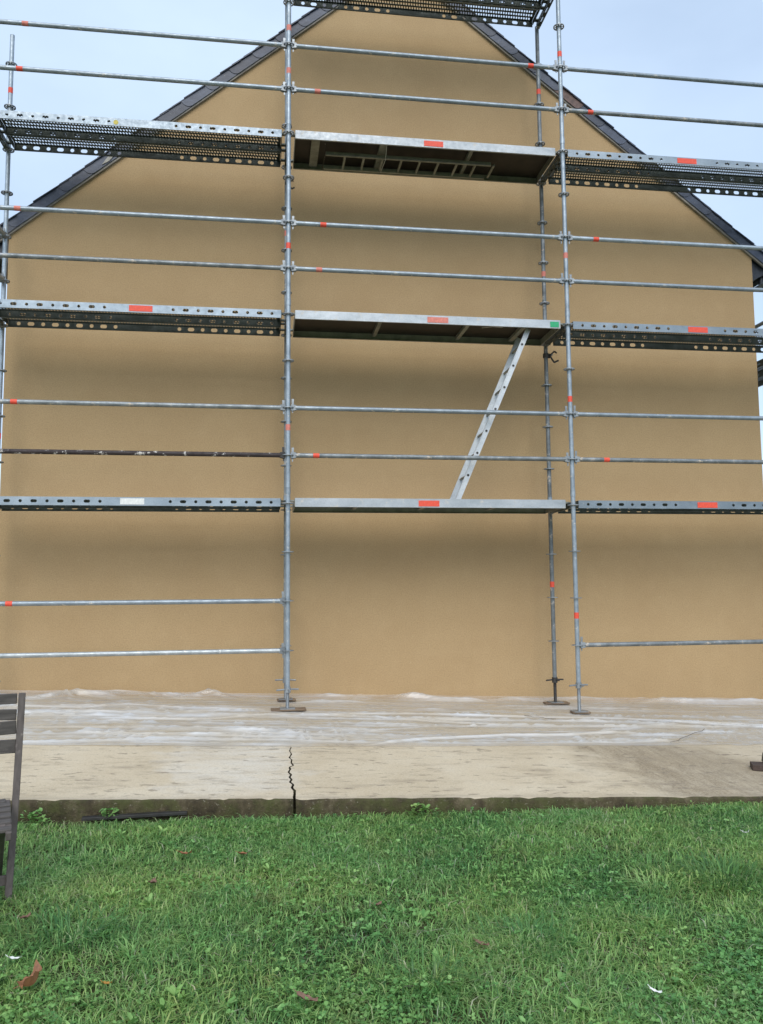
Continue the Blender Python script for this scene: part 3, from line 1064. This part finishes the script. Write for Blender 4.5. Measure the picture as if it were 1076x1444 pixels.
ladder('slanting aluminium ladder from the first deck up to the second deck, middle bay', (1.825, .15, .058), (2.665, .15, 1.985), .34, 7, .30, .268)
ladder('aluminium ladder stowed flat beneath the third deck, middle bay', (.42, .30, 3.962), (2.32, .30, 3.962), .30, 9, .22, .215, .04, M_ALUOLD, False)
# strap and cord holding the stowed ladder
for x, lb in ((.40, 'thin rusty tie wire at the left end of the stowed ladder'), (1.08, 'pale tie cord around the middle of the stowed ladder')):
    m = MB().tube((x, .06, 4.005), (x + .012, .28, 3.925), .004, 6).tube((x + .012, .28, 3.925), (x, .60, 3.94), .004, 6)
    tag(obj('tie_cord', m.mesh('tie_cord', M_RUST if x < 1 else M_PALE)), lb, 'cord')


def clamp(label, x, y, z, flip=1):
    t = thing('scaffold_clamp', label, 'clamp', (x, y, z), (0, 0, 0), 'dark loose clamps on the far poles')
    obj('clamp_body', MB().annulus(.0245, .036, -.024, .024, 16).box((.042 * flip, 0, 0), (.02, .03, .05)).mesh('clamp_body', M_DARKSTEEL, True), t)
    obj('jaw', MB().bar((.045 * flip, -.02, .0), (.095 * flip, -.03, .05), .012, .018).bar((.095 * flip, -.03, .05), (.125 * flip, -.03, .028), .012, .016).mesh('jaw', M_DARKSTEEL), t)
    obj('jaw', MB().bar((.045 * flip, -.02, -.01), (.09 * flip, -.03, -.085), .012, .018).bar((.09 * flip, -.03, -.085), (.145 * flip, -.03, -.06), .012, .02).mesh('jaw', M_DARKSTEEL), t)
    obj('bolt', MB().tube((.06 * flip, -.05, .0), (.06 * flip, .03, .0), .008, 8).mesh('bolt', M_CAST), t)
    return t


clamp('open dark clamp on the far pole right of the ladder, just under the second deck', BAY, WID, 1.86)
clamp('dark clamp peeking out beside the doubled poles just under the third deck', 0, WID, 3.80).scale = (.62, .8, .8)
# dark cloth scraps on deck 2
m = MB()
for k in range(5):
    x = 2.08 + k * .07
    m.prism([(x, .12, 2.0605), (x + .085, .10, 2.0605), (x + .08, .16, 2.0605 + .012), (x + .01, .17, 2.068)], (0, 0, .009))
tag(obj('cloth_scrap', m.mesh('cloth_scrap', M_BLACK)), 'dark rag lying on the edge of the second deck above the ladder', 'rag')

# ------------------------------------------------------------------ plastic dust sheet
nx, ny = 640, 210
tx = np.linspace(-4.2, 7.2, nx)
ty = np.linspace(0, 1, ny)
TX, TY = np.meshgrid(tx, ty)
front = -1.62 + .10 * (fbm(tx * .8, tx * 0 + 4, 3) - .5) + .05 * (fbm(tx * 5, tx * 0 + 9, 3) - .5)
front = np.where(tx > 1.2, front + .12 * np.clip((tx - 1.2) / 3, 0, 1), front)
back = 1.035 - .012 * fbm(tx * 6, tx * 0 + 2, 2)
YS = front[None] + (back - front)[None] * TY
bend = .25 * (fbm(TX * .35, YS * .4 + 3, 2) - .5)
yy = YS + bend + .04 * np.sin(TX * .9)


def ridged(fx, fy, seed, p):
    return (1 - np.abs(2 * fbm(TX * fx + seed, yy * fy + seed * 1.7, 2) - 1)) ** p


r1 = ridged(.13, 3.4, 3.1, 70)
r2 = ridged(.17, 8.5, 8.4, 44)
r3 = ridged(.28, 20.0, 21.7, 16)
edgem = np.exp(-((YS - front[None]) / .05) ** 2)
mask = np.clip(fbm(TX * .7 + 4, YS * 1.5 + 7, 3) * 2.4 - .7, 0, 1)
zone = np.clip((.30 - YS) / .35, .12, 1)
fold = (1.0 * r1 * zone + .85 * r2 * zone + .5 * r3) * (.45 + .55 * mask)
# long named folds seen in the photograph: sweeping lines X,Y
FOLDS = [([(-1.9, -.55), (-.9, -.62), (-.2, -.35), (1.2, -.20), (2.6, -.35), (3.4, -.35), (4.6, -.75), (6, -1.0)], .028, 1.0),
         ([(-2.0, -1.15), (-1.2, -1.35), (-.4, -1.45)], .02, .9),
         ([(.55, -1.62), (1.2, -1.38), (1.9, -1.22), (2.5, -1.20), (3.2, -1.0)], .045, 1.0),
         ([(-1.2, -.15), (-.4, -.05), (.6, -.30), (1.4, -.62), (2.4, -.82)], .03, .7),
         ([(-1.4, -1.05), (-.2, -.9), (.8, -1.0), (1.5, -.75)], .022, .7),
         ([(3.0, -.25), (4.0, -.48), (5.4, -.8)], .03, .8),
         ([(-2.8, .1), (-2.0, .0), (-1.6, .3), (-1.0, .05), (.0, .0)], .05, .9),
         ([(-1.5, -1.52), (-.5, -1.58), (.3, -1.60)], .02, .6)]
for pts, wd, am in FOLDS:
    px = np.array([p[0] for p in pts]); py = np.array([p[1] for p in pts])
    cy = np.interp(TX, px, py) + .022 * (fbm(TX * 1.3, TX * 0 + am * 10, 2) - .5)
    dd = (YS - cy) / (wd * .55)
    g = np.maximum(np.exp(-dd ** 2), .55 * np.exp(-((dd - 2.6) / .8) ** 2)) * am
    g *= np.clip((TX - px[0]) / .25, 0, 1) * np.clip((px[-1] - TX) / .25, 0, 1) * (.35 + .75 * fbm(TX * 1.7, YS * 2, 2))
    fold = np.maximum(fold, np.minimum(1, 1.4 * g))
calm = np.ones_like(TX)
for (bx, by) in ((0, 0), (BAY, 0), (BAY, WID), (0, WID), (-BAY, 0), (-BAY, WID), (2 * BAY, 0), (2 * BAY, WID)):
    calm *= 1 - np.exp(-(((TX - bx) / .26) ** 2 + ((YS - by) / .16) ** 2) ** 2)
bumpw = np.zeros_like(TX)
H = (.014 * r1 * zone + .009 * r2 * zone + .005 * r3) * (.4 + .6 * mask) + .022 * np.minimum(fold, 1)
# bunched bumps against the wall
BUMPS = [(-2.3, .72, .20, .22, .05), (-.83, .93, .16, .10, .05), (1.5, .93, .30, .09, .05), (5.1, .95, .55, .08, .05), (-3.2, .8, .3, .15, .08), (.45, .95, .3, .08, .03), (-1.7, .9, .5, .10, .035), (3.6, .95, .6, .07, .03), (2.5, .93, .3, .07, .025)]
RIDGES = [([(1.12, .98), (1.42, .90), (1.75, .84), (2.35, .86)], .030, .075), ([(4.0, .92), (5.0, .84), (5.8, .88), (6.8, .95)], .030, .07), ([(-2.75, .55), (-2.42, .62), (-2.2, .80), (-1.7, .88)], .040, .07),
          ([(-1.25, .80), (-.85, .93), (-.45, .86)], .035, .065), ([(-2.0, .86), (-1.2, .93), (-.9, .92)], .02, .04), ([(.3, .95), (.8, .92), (1.2, .96)], .02, .035), ([(2.4, .9), (3.2, .94), (4.1, .93)], .02, .035),
          ([(-.5, .70), (.2, .62), (.9, .70)], .022, .03), ([(2.2, .45), (3.0, .42), (4.2, .30)], .02, .022)]
for pts, wd, hh_ in RIDGES:
    px = np.array([p[0] for p in pts]); py = np.array([p[1] for p in pts])
    cy = np.interp(TX, px, py) + .03 * (fbm(TX * 3.1, TX * 0 + hh_ * 90, 3) - .5)
    dd = (YS - cy) / wd
    g = np.where(dd < 0, np.exp(-(dd / .55) ** 2), np.exp(-(dd / 1.4) ** 2))
    g *= np.clip((TX - px[0]) / .2, 0, 1) * np.clip((px[-1] - TX) / .3, 0, 1) * (.45 + .8 * fbm(TX * 4, TX * 0 + 3, 2))
    H += .9 * hh_ * g
    bumpw = np.maximum(bumpw, .7 * g)
for bx, by, sx, sy, h in BUMPS:
    g = np.exp(-((TX - bx) / sx) ** 2 - ((YS - by) / sy) ** 2)
    H += .8 * h * g * (.6 + .8 * fbm(TX * 4, YS * 6, 2))
    bumpw = np.maximum(bumpw, g * (.1 + .5 * fbm(TX * 5, YS * 16, 3)) * min(1, h / .08))
H += .045 * np.clip((YS - .88) / .15, 0, 1) ** 2
H *= calm
ZS = slab_z(TX, YS) + .0065 - .0035 * np.exp(-((YS - front[None]) / .04) ** 2) + H
me = grid_mesh('plastic_sheet', TX, YS, ZS, M_PLASTIC)
at = me.attributes.new('fold', 'FLOAT', 'POINT')
fv = np.clip(.04 + fold * .9 + .22 * bumpw + .18 * edgem * fbm(TX * 4, YS * 4, 3), 0, 1)
at.data.foreach_set('value', fv.ravel().astype(np.float32))
tag(obj('plastic_sheet', me), 'wrinkled clear plastic dust sheet spread on the slab along the wall', 'plastic sheet')

# ------------------------------------------------------------------ folding chair at the left edge
chz = float(lawn_z(-1.44, -4.27))
cyaw = math.atan2(.091, .467)
chair = thing('folding_chair', 'weathered grey wooden folding chair cut by the left edge, standing on the grass', 'chair', (-1.410, -4.275, chz), (0, 0, cyaw + .10))
# local: x to the right, y away from the viewer, z up; right stile at x = 0
CW = .45
for xs_ in (0, -CW):
    m = MB().bar((xs_ + .018, .205, .935), (xs_ + .002, .125, .45), .032, .044, up=(0, 1, 0)).bar((xs_ + .002, .125, .455), (xs_ - .022, -.005, 0), .032, .042, up=(0, 1, 0))
    obj('leg', m.mesh('leg', M_CHAIR, False, .003), chair)
for xs_ in (-.06, -CW + .03):
    m = MB().bar((xs_, -.30, .405), (xs_, .33, 0), .026, .040, up=(0, 0, 1))
    obj('leg', m.mesh('leg', M_CHAIR, False, .003), chair)
# backrest slats between the stiles (slightly loose and tilted)
for z0, z1, tl in ((.884, .935, 0), (.815, .868, .05), (.735, .80, -.02), (.652, .718, .02)):
    zc = (z0 + z1) / 2
    yb = .125 + (zc - .45) / .485 * .08
    m = MB().box((-CW / 2 + .010, yb, zc), (CW - .030, .016, z1 - z0), Matrix.Rotation(tl, 3, 'Y'))
    obj('back_slat', m.mesh('back_slat', M_CHAIRSLAT, False, .003), chair)
for k in range(6):
    y = .10 - k * .078
    z = .438 - .0012 * max(0, k - 3) ** 3 + .004 * math.sin(k * 1.1) - .004 * k
    m = MB().box((-CW / 2 - .014, y - .035, z), (CW - .02 if k > 0 else CW - .06, .064, .016))
    obj('seat_slat', m.mesh('seat_slat', M_CHAIRSLAT, False, .003), chair)
for xs_ in (-.035, -CW + .006):
    m = MB().bar((xs_, .14, .412), (xs_, -.20, .404), .026, .038).bar((xs_, -.20, .404), (xs_, -.37, .385), .026, .038)
    obj('seat_rail', m.mesh('seat_rail', M_CHAIR, False, .004), chair)
obj('stretcher', MB().box((-CW / 2 - .014, .075, .235), (CW - .06, .02, .036)).mesh('stretcher', M_CHAIR, False, .003), chair)
obj('stretcher', MB().box((-CW / 2 - .014, .022, .085), (CW - .034, .02, .045)).mesh('stretcher', M_CHAIR, False, .003), chair)

# ------------------------------------------------------------------ odd pieces on slab and lawn
z = float(lawn_z(-.9, -3.14))
tag(obj('edging_strip', MB().bar((0, 0, 0), (.62, .05, -.004), .05, .018).mesh('edging_strip', M_DARKSTEEL, False, .002), None, (-1.33, -3.16, float(lawn_z(-1.33, -3.16)) + .032)),
    'thin dark strip lying against the foot of the slab left of the crack', 'edging strip')
z = float(slab_z(3.6, -2.3))
p = thing('wooden_plank', 'dark brown plank end on the slab at the right edge', 'plank', (3.56, -2.34, z), (0, 0, R(-24)))
obj('plank_body', MB().box((.42, 0, .022), (.84, .15, .044)).mesh('plank_body', M_DARKWOOD, False, .003), p)
b = thing('rubber_foot', 'black block standing on the dark plank at the right edge', 'block', (3.655, -2.345, z + .0445), (0, 0, R(-24)))
obj('block_body', MB().prism([(0, .0, .0), (.13, 0, 0), (.13, 0, .105), (.05, 0, .10), (.012, 0, .07)], (0, .07, 0)).mesh('block_body', M_BLACK, False, .006), b)
# thin sticks and debris on the sheet
for (x0, y0, x1, y1, lb) in ((2.36, -.35, 2.62, -.52, 'thin twig on the plastic sheet left of the right near pole'), (3.30, -1.55, 3.95, -.95, 'long thin dark wire lying across the plastic edge on the right')):
    m = MB()
    N = 7
    P = [Vector((x0 + (x1 - x0) * i / N + .02 * math.sin(i * 2.2), y0 + (y1 - y0) * i / N + .015 * math.cos(i * 1.7), 0)) for i in range(N + 1)]
    for q in P:
        q.z = float(slab_z(q.x, q.y)) + .03
    for i in range(N):
        m.tube(P[i], P[i + 1], .0022, 6)
    tag(obj('twig', m.mesh('twig', M_DARKWOOD)), lb, 'twig')


# ------------------------------------------------------------------ lawn: blades, clover
def blades(name, pos, h, w, az, lean, tint, mat, droop=.5):
    n = len(pos)
    z0 = lawn_z(pos[:, 0], pos[:, 1]) + .03 * (fbm(pos[:, 0] * 1.3, pos[:, 1] * 1.3, 3) - .5)
    base = np.c_[pos, z0 - .004]
    dirv = np.c_[np.cos(az), np.sin(az), np.zeros(n)]
    side = np.c_[-np.sin(az), np.cos(az), np.zeros(n)]
    upz = np.array([0, 0, 1.])
    mid = base + dirv * (h * lean * .35)[:, None] + upz * (h * .6)[:, None]
    tip = base + dirv * (h * lean)[:, None] + upz * (h * (1 - droop * lean * .5))[:, None]
    tw = (rng.random(n) - .5)[:, None] * .8
    s2 = side + dirv * tw
    V = np.stack([base - side * (w * .5)[:, None], base + side * (w * .5)[:, None],
                  mid - s2 * (w * .45)[:, None], mid + s2 * (w * .45)[:, None], tip], 1).reshape(-1, 3)
    b = (np.arange(n) * 5)[:, None]
    loops = (b + np.array([[0, 1, 3, 2, 2, 3, 4]])).ravel()
    starts = ((np.arange(n) * 7)[:, None] + np.array([[0, 4]])).ravel()
    me = bpy.data.meshes.new(name)
    me.vertices.add(len(V)); me.vertices.foreach_set('co', V.ravel())
    me.loops.add(len(loops)); me.loops.foreach_set('vertex_index', loops)
    me.polygons.add(len(starts)); me.polygons.foreach_set('loop_start', starts)
    me.materials.append(mat)
    me.update(calc_edges=True)
    at = me.attributes.new('tint', 'FLOAT', 'POINT')
    at.data.foreach_set('value', np.repeat(tint, 5).astype(np.float32))
    return tag(obj(name, me), kind='stuff')


def scatter(n, x0, x1, y0, y1):
    return np.c_[rng.uniform(x0, x1, n), rng.uniform(y0, y1, n)]


def keep_edge(p):
    lim = EY - .012 - np.clip((.35 - p[:, 0]) * .06, 0, .075) - .02 * (fbm(p[:, 0] * 6, p[:, 0] * 0 + 5, 2) - .3)
    return p[p[:, 1] < lim]


P = keep_edge(scatter(400000, -3.4, 4.9, -6.8, -3.0))
dens = fbm(P[:, 0] * 2.2, P[:, 1] * 2.2, 4)
P = P[rng.random(len(P)) < np.clip(.45 + 1.9 * (dens - .28), .4, 1)]
n = len(P)
hh = .026 + .036 * rng.random(n) ** 1.6 + .04 * np.clip(fbm(P[:, 0] * 1.7 + 9, P[:, 1] * 1.7, 3) - .5, 0, 1)
tint = np.clip(.42 + .75 * (fbm(P[:, 0] * 1.2 + 3, P[:, 1] * 1.2 + 8, 3) - .5) + rng.normal(0, .29, n), 0, .94)
tint = np.where(rng.random(n) < .018, 1.0, tint)
g1 = blades('grass', P, hh, rng.uniform(.0026, .0062, n), rng.uniform(0, 2 * np.pi, n), rng.uniform(.3, 2.0, n), tint, M_GRASS)
tag(g1, 'short green lawn grass in front of the concrete slab', 'grass')
# tufts of longer grass
TP, TH, TT, TA = [], [], [], []
tufts = [(2.14, -4.35, .17, .12, 230, .13), (1.75, -4.40, .14, .8, 143, .09), (2.9, -3.9, .2, .5, 143, .08), (-1.05, -4.7, .2, .15, 165, .12), (.9, -4.9, .17, .1, 143, .10),
         (2.0, -5.15, .09, .25, 165, .09), (.4, -5.2, .12, .15, 121, .10), (-1.6, -5.1, .2, .3, 143, .12), (.55, -3.35, .2, .5, 110, .06), (1.7, -3.3, .25, .45, 143, .06),
         (.05, -3.25, .12, .6, 66, .06), (-.3, -4.4, .15, .2, 99, .09), (1.2, -4.3, .14, .5, 99, .08), (3.2, -4.9, .2, .3, 132, .1)]
for k in range(60):
    tufts.append((rng.uniform(-3, 4.5), rng.uniform(-6.4, -3.2), rng.uniform(.05, .14), rng.uniform(.1, .8), int(rng.uniform(20, 60)), rng.uniform(.05, .085)))
for (x, y, r, ti, cnt, h) in tufts:
    q = rng.normal(0, r * .55, (cnt, 2))
    TP.append(q * np.array([1.2, .9]) + np.array([x, y]))
    TH.append(h * rng.uniform(.6, 1.15, cnt))
    TT.append(np.clip(ti * .9 + rng.normal(0, .1, cnt), 0, .9))
    TA.append(np.arctan2(q[:, 1], q[:, 0]) + rng.normal(0, .6, cnt))
TP, TH, TT, TA = np.vstack(TP), np.concatenate(TH), np.concatenate(TT), np.concatenate(TA)
ok = TP[:, 1] < EY - .01
TP, TH, TT, TA = TP[ok], TH[ok], TT[ok], TA[ok]
g2 = blades('long_grass', TP, TH, rng.uniform(.0035, .0075, len(TP)), TA, rng.uniform(.6, 1.9, len(TP)), TT, M_GRASS)
tag(g2, 'longer blue green grass tufts growing in the lawn', 'grass')
# longer arching blades lying over the short ones
P = keep_edge(scatter(20000, -3.4, 4.9, -6.8, -3.0))
P = P[rng.random(len(P)) < np.clip(.15 + 1.8 * (fbm(P[:, 0] * 1.4 + 50, P[:, 1] * 1.4, 3) - .35), .05, 1)]
n = len(P)
g4 = blades('long_grass', P, rng.uniform(.05, .095, n), rng.uniform(.0035, .0070, n), rng.uniform(0, 2 * np.pi, n), rng.uniform(.8, 2.0, n),
            np.where(rng.random(n) < .05, 1.0, np.clip(rng.normal(.55, .25, n), 0, .94)), M_GRASS, .75)
tag(g4, 'longer arching grass blades lying over the lawn', 'grass')
# wider, sparser lawn outside the framed part
P = scatter(150000, -11, 12, -13, -3.0)
P = keep_edge(P)
P = P[(P[:, 0] < -3.3) | (P[:, 0] > 4.8) | (P[:, 1] < -6.7)]
P = P[np.hypot(P[:, 0] - CAM.x, P[:, 1] - CAM.y) > .5]
n = len(P)
g3 = blades('grass', P, rng.uniform(.04, .08, n), rng.uniform(.006, .012, n), rng.uniform(0, 2 * np.pi, n), rng.uniform(.2, 1.3, n), np.clip(rng.normal(.45, .15, n), 0, .9), M_GRASS)
tag(g3, 'lawn grass around the slab towards the viewer and sides', 'grass')


def leaves(name, pos, zoff, L_, W_, az, pitch_, tint, mat, base=None):
    """folded leaf: 6 vertices, two quads along a midrib"""
    n = len(pos)
    z0 = lawn_z(pos[:, 0], pos[:, 1]) + .03 * (fbm(pos[:, 0] * 1.3, pos[:, 1] * 1.3, 3) - .5) if base is None else base
    o = np.c_[pos, z0 + zoff]
    d = np.c_[np.cos(az) * np.cos(pitch_), np.sin(az) * np.cos(pitch_), np.sin(pitch_)]
    s = np.c_[-np.sin(az), np.cos(az), np.zeros(n)]
    u = np.cross(d, s)
    roll = rng.uniform(-.5, .5, n)[:, None]
    s2 = s * np.cos(roll) + u * np.sin(roll)
    LL, WW = L_[:, None], W_[:, None]
    fld = u * WW * .18
    V = np.stack([o, o + d * LL * .45 + s2 * WW * .5 + fld, o + d * LL * .85 + s2 * WW * .38 + fld, o + d * LL,
                  o + d * LL * .85 - s2 * WW * .38 + fld, o + d * LL * .45 - s2 * WW * .5 + fld], 1).reshape(-1, 3)
    b = (np.arange(n) * 6)[:, None]
    loops = (b + np.array([[0, 1, 2, 3, 0, 3, 4, 5]])).ravel()
    me = bpy.data.meshes.new(name)
    me.vertices.add(len(V)); me.vertices.foreach_set('co', V.ravel())
    me.loops.add(len(loops)); me.loops.foreach_set('vertex_index', loops)
    me.polygons.add(2 * n); me.polygons.foreach_set('loop_start', np.arange(0, len(loops), 4))
    me.materials.append(mat)
    me.update(calc_edges=True)
    at = me.attributes.new('tint', 'FLOAT', 'POINT')
    at.data.foreach_set('value', np.repeat(tint, 6).astype(np.float32))
    return me


P = keep_edge(scatter(60000, -3.2, 4.7, -6.6, -3.0))
dn = fbm(P[:, 0] * 1.9 + 31, P[:, 1] * 1.9 + 12, 4) + .10 * np.clip((-4.3 - P[:, 1]) / 1.2, 0, 1)
P = P[rng.random(len(P)) < np.clip((dn - .45) * 2.6, .03, .8) * np.clip((-3.7 - P[:, 1]) / 1.1, .12, 1)]
n = len(P)
P3 = np.repeat(P, 3, 0)
hz = np.repeat(rng.uniform(.018, .055, n), 3)
az = np.repeat(rng.uniform(0, 2 * np.pi, n), 3) + np.tile([0, 2.1, 4.2], n) + rng.normal(0, .15, 3 * n)
sz = np.repeat(rng.uniform(.009, .019, n), 3)
ti = np.clip(np.repeat(rng.normal(.45, .22, n), 3) + rng.normal(0, .06, 3 * n), 0, 1)
cl = obj('clover', leaves('clover', P3, hz, sz, sz * .95, az, rng.normal(.05, .3, 3 * n), ti, M_CLOVER))
tag(cl, 'low clover leaves mixed in the lawn grass', 'clover', kind='stuff')
# broad leaved weeds: rosettes of a few larger leaves
wl = []
for k in range(260):
    x, y = rng.uniform(-2.6, 3.9), rng.uniform(-6.2, -3.2)
    wl.append((x, y, rng.uniform(.025, .055), int(rng.uniform(4, 9))))
WP = np.vstack([np.repeat([[w_[0], w_[1]]], w_[3], 0) for w_ in wl])
WLn = np.concatenate([w_[2] * rng.uniform(.6, 1.1, w_[3]) for w_ in wl])
n = len(WP)
wo = obj('lawn_weeds', leaves('lawn_weeds', WP, rng.uniform(.012, .03, n), WLn, WLn * rng.uniform(.3, .5, n), rng.uniform(0, 6.28, n), rng.uniform(.1, .7, n), np.clip(rng.normal(.65, .2, n), 0, 1), M_CLOVER))
tag(wo, 'broad leaved weeds scattered through the lawn', 'weeds', kind='stuff')
# weeds at the foot of the slab
for (x, y, r, lb) in ((-1.60, -3.17, .10, 'small leafy weed at the slab foot next to the chair'), (-1.18, -3.15, .09, 'small leafy weed at the slab foot above the dark strip'),
                      (.75, -3.15, .11, 'low leafy weed at the slab foot just right of the crack')):
    cnt = 60
    q = np.clip(rng.normal(0, r * .33, (cnt, 2)), -r * .7, r * .7) * np.array([1, .35]) + np.array([x, y])
    q[:, 1] = np.minimum(q[:, 1], EY - .02)
    L_ = rng.uniform(.02, .042, cnt)
    o = obj('weed_plant', leaves('weed_plant', q, rng.uniform(.01, .085, cnt), L_, L_ * .6, rng.uniform(0, 6.28, cnt), rng.uniform(-.2, .6, cnt), np.clip(rng.normal(.7, .2, cnt), 0, 1), M_CLOVER))
    tag(o, lb, 'weed', 'weeds at the foot of the slab')


# fallen leaves and scraps
def dry_leaf(label, x, y, L_, W_, az, curl, mat, zoff=.045, cat='leaf', name='fallen_leaf', tilt=0., pitch=R(10), bend=.8):
    m = MB()
    N, K = 12, 7
    vs = []
    ph = random.uniform(0, 6)
    for i in range(N):
        t = i / (N - 1)
        prof = max(.03, (math.sin(math.pi * t ** .8)) ** .9 * (1 - .25 * t))
        for j in range(K):
            s_ = (j / (K - 1) - .5) * 2
            w = W_ * .5 * prof * (1 + .07 * math.sin(i * 2.4 + ph + (1 if s_ > 0 else 2.5)) * abs(s_))
            fold = curl * abs(s_) * w * 1.6
            px = (t - .5) * L_
            py = s_ * w * (1 - .35 * min(1, curl))
            pz = fold + bend * L_ * (t - .45) ** 2 * (1 + .5 * s_ * math.sin(ph)) + .06 * W_ * math.sin(i * 1.3 + ph) * s_
            vs.append((px, py, pz))
    fs = [(i * K + j, i * K + j + 1, (i + 1) * K + j + 1, (i + 1) * K + j) for i in range(N - 1) for j in range(K - 1)]
    low = [(v[0], v[1], v[2] - .001) for v in vs]
    m.add(vs, fs).add(low, [f[::-1] for f in fs])
    b0 = Vector(vs[K // 2])
    m.tube(b0, b0 + Vector((-L_ * .22, .004, .006)), .0013, 5)
    o = obj(name, m.mesh(name, mat, True), None, (x, y, float(lawn_z(x, y)) + zoff), (tilt, pitch, az))
    return tag(o, label, cat, 'fallen leaves on the lawn' if cat == 'leaf' else None)


dry_leaf('large curled brown leaf in the grass at the bottom left corner', -1.075, -5.19, .095, .075, R(50), .6, M_LEAF, .058, tilt=R(-30), pitch=R(-20), bend=1.5)
dry_leaf('small orange leaf right of the large curled brown leaf', -.817, -5.20, .035, .028, R(10), .2, M_LEAF3, .05)
dry_leaf('brown leaf in the middle of the lawn left of the crack, left one of two', -.66, -3.83, .07, .045, R(10), .2, M_LEAF, .045)
dry_leaf('brown leaf in the middle of the lawn below the crack, right one of two', -.348, -3.847, .07, .045, R(30), .25, M_LEAF, .045)
dry_leaf('dull brown leaf half sunk in the grass right of the chair legs', -.777, -4.218, .08, .05, R(80), .2, M_LEAF2, .042)
dry_leaf('dull brown leaf below the chair legs near the left edge', -1.27, -4.595, .06, .035, R(60), .3, M_LEAF2, .045)
dry_leaf('dull brown leaf in the right half of the lawn above the bottom edge', .674, -4.98, .06, .035, R(-30), .3, M_LEAF2, .045)
dry_leaf('brown leaf at the bottom edge right of the large curled leaf', -.085, -5.37, .085, .04, R(-30), .4, M_LEAF2, .05)
dry_leaf('brown leaf in the centre of the lawn, partly hidden by grass', .288, -4.538, .06, .03, R(40), .3, M_LEAF2, .042)
dry_leaf('small dull leaf at the right side of the lawn below the long tuft', 2.25, -4.75, .06, .035, R(70), .3, M_LEAF2, .042)
dry_leaf('white scrap in the grass at the left edge above the curled leaf', -1.205, -4.984, .05, .025, R(10), .3, M_FEATHER, .05, 'scrap', 'white_scrap')
dry_leaf('white scrap in the grass at the upper right of the lawn', 2.618, -3.779, .06, .02, R(20), .3, M_FEATHER, .05, 'scrap', 'white_scrap')
dry_leaf('white scrap in the grass at the bottom right edge', 1.224, -5.44, .045, .018, R(-40), .3, M_FEATHER, .05, 'scrap', 'white_scrap')

# ------------------------------------------------------------------ hedge glimpsed past the left corner
cnt = 5000
u = rng.normal(0, 1, (cnt, 3))
u /= np.linalg.norm(u, axis=1)[:, None]
rad = rng.uniform(.75, 1.0, cnt) + .15 * (fbm(u[:, 0] * 3 + 5, u[:, 2] * 3 + u[:, 1] * 2, 3) - .5)
hx = np.c_[-7.2 + 2.6 * u[:, 0] * rad, 9.5 + 1.6 * u[:, 1] * rad]
hzv = -.9 + 1.5 * u[:, 2] * rad
L_ = rng.uniform(.08, .16, cnt)
bush = thing('bush', 'dark green bush behind the house past the left wall corner', 'bush', (-7.2, 9.5, -2.1))
me = leaves('foliage', hx, 0 * L_, L_, L_ * .6, rng.uniform(0, 6.28, cnt), rng.uniform(-.6, .8, cnt), rng.random(cnt), M_BUSH, hzv)
me.transform(Matrix.Translation((7.2, -9.5, 2.1)))
obj('foliage', me, bush)
m = MB()
for k in range(7):
    an = k * .9
    m.tube((.2 * math.cos(an), .2 * math.sin(an), -.25), (1.2 * math.cos(an), .8 * math.sin(an), 1.5), .05, 7, .015)
obj('stem', m.mesh('stem', M_DARKWOOD), bush)
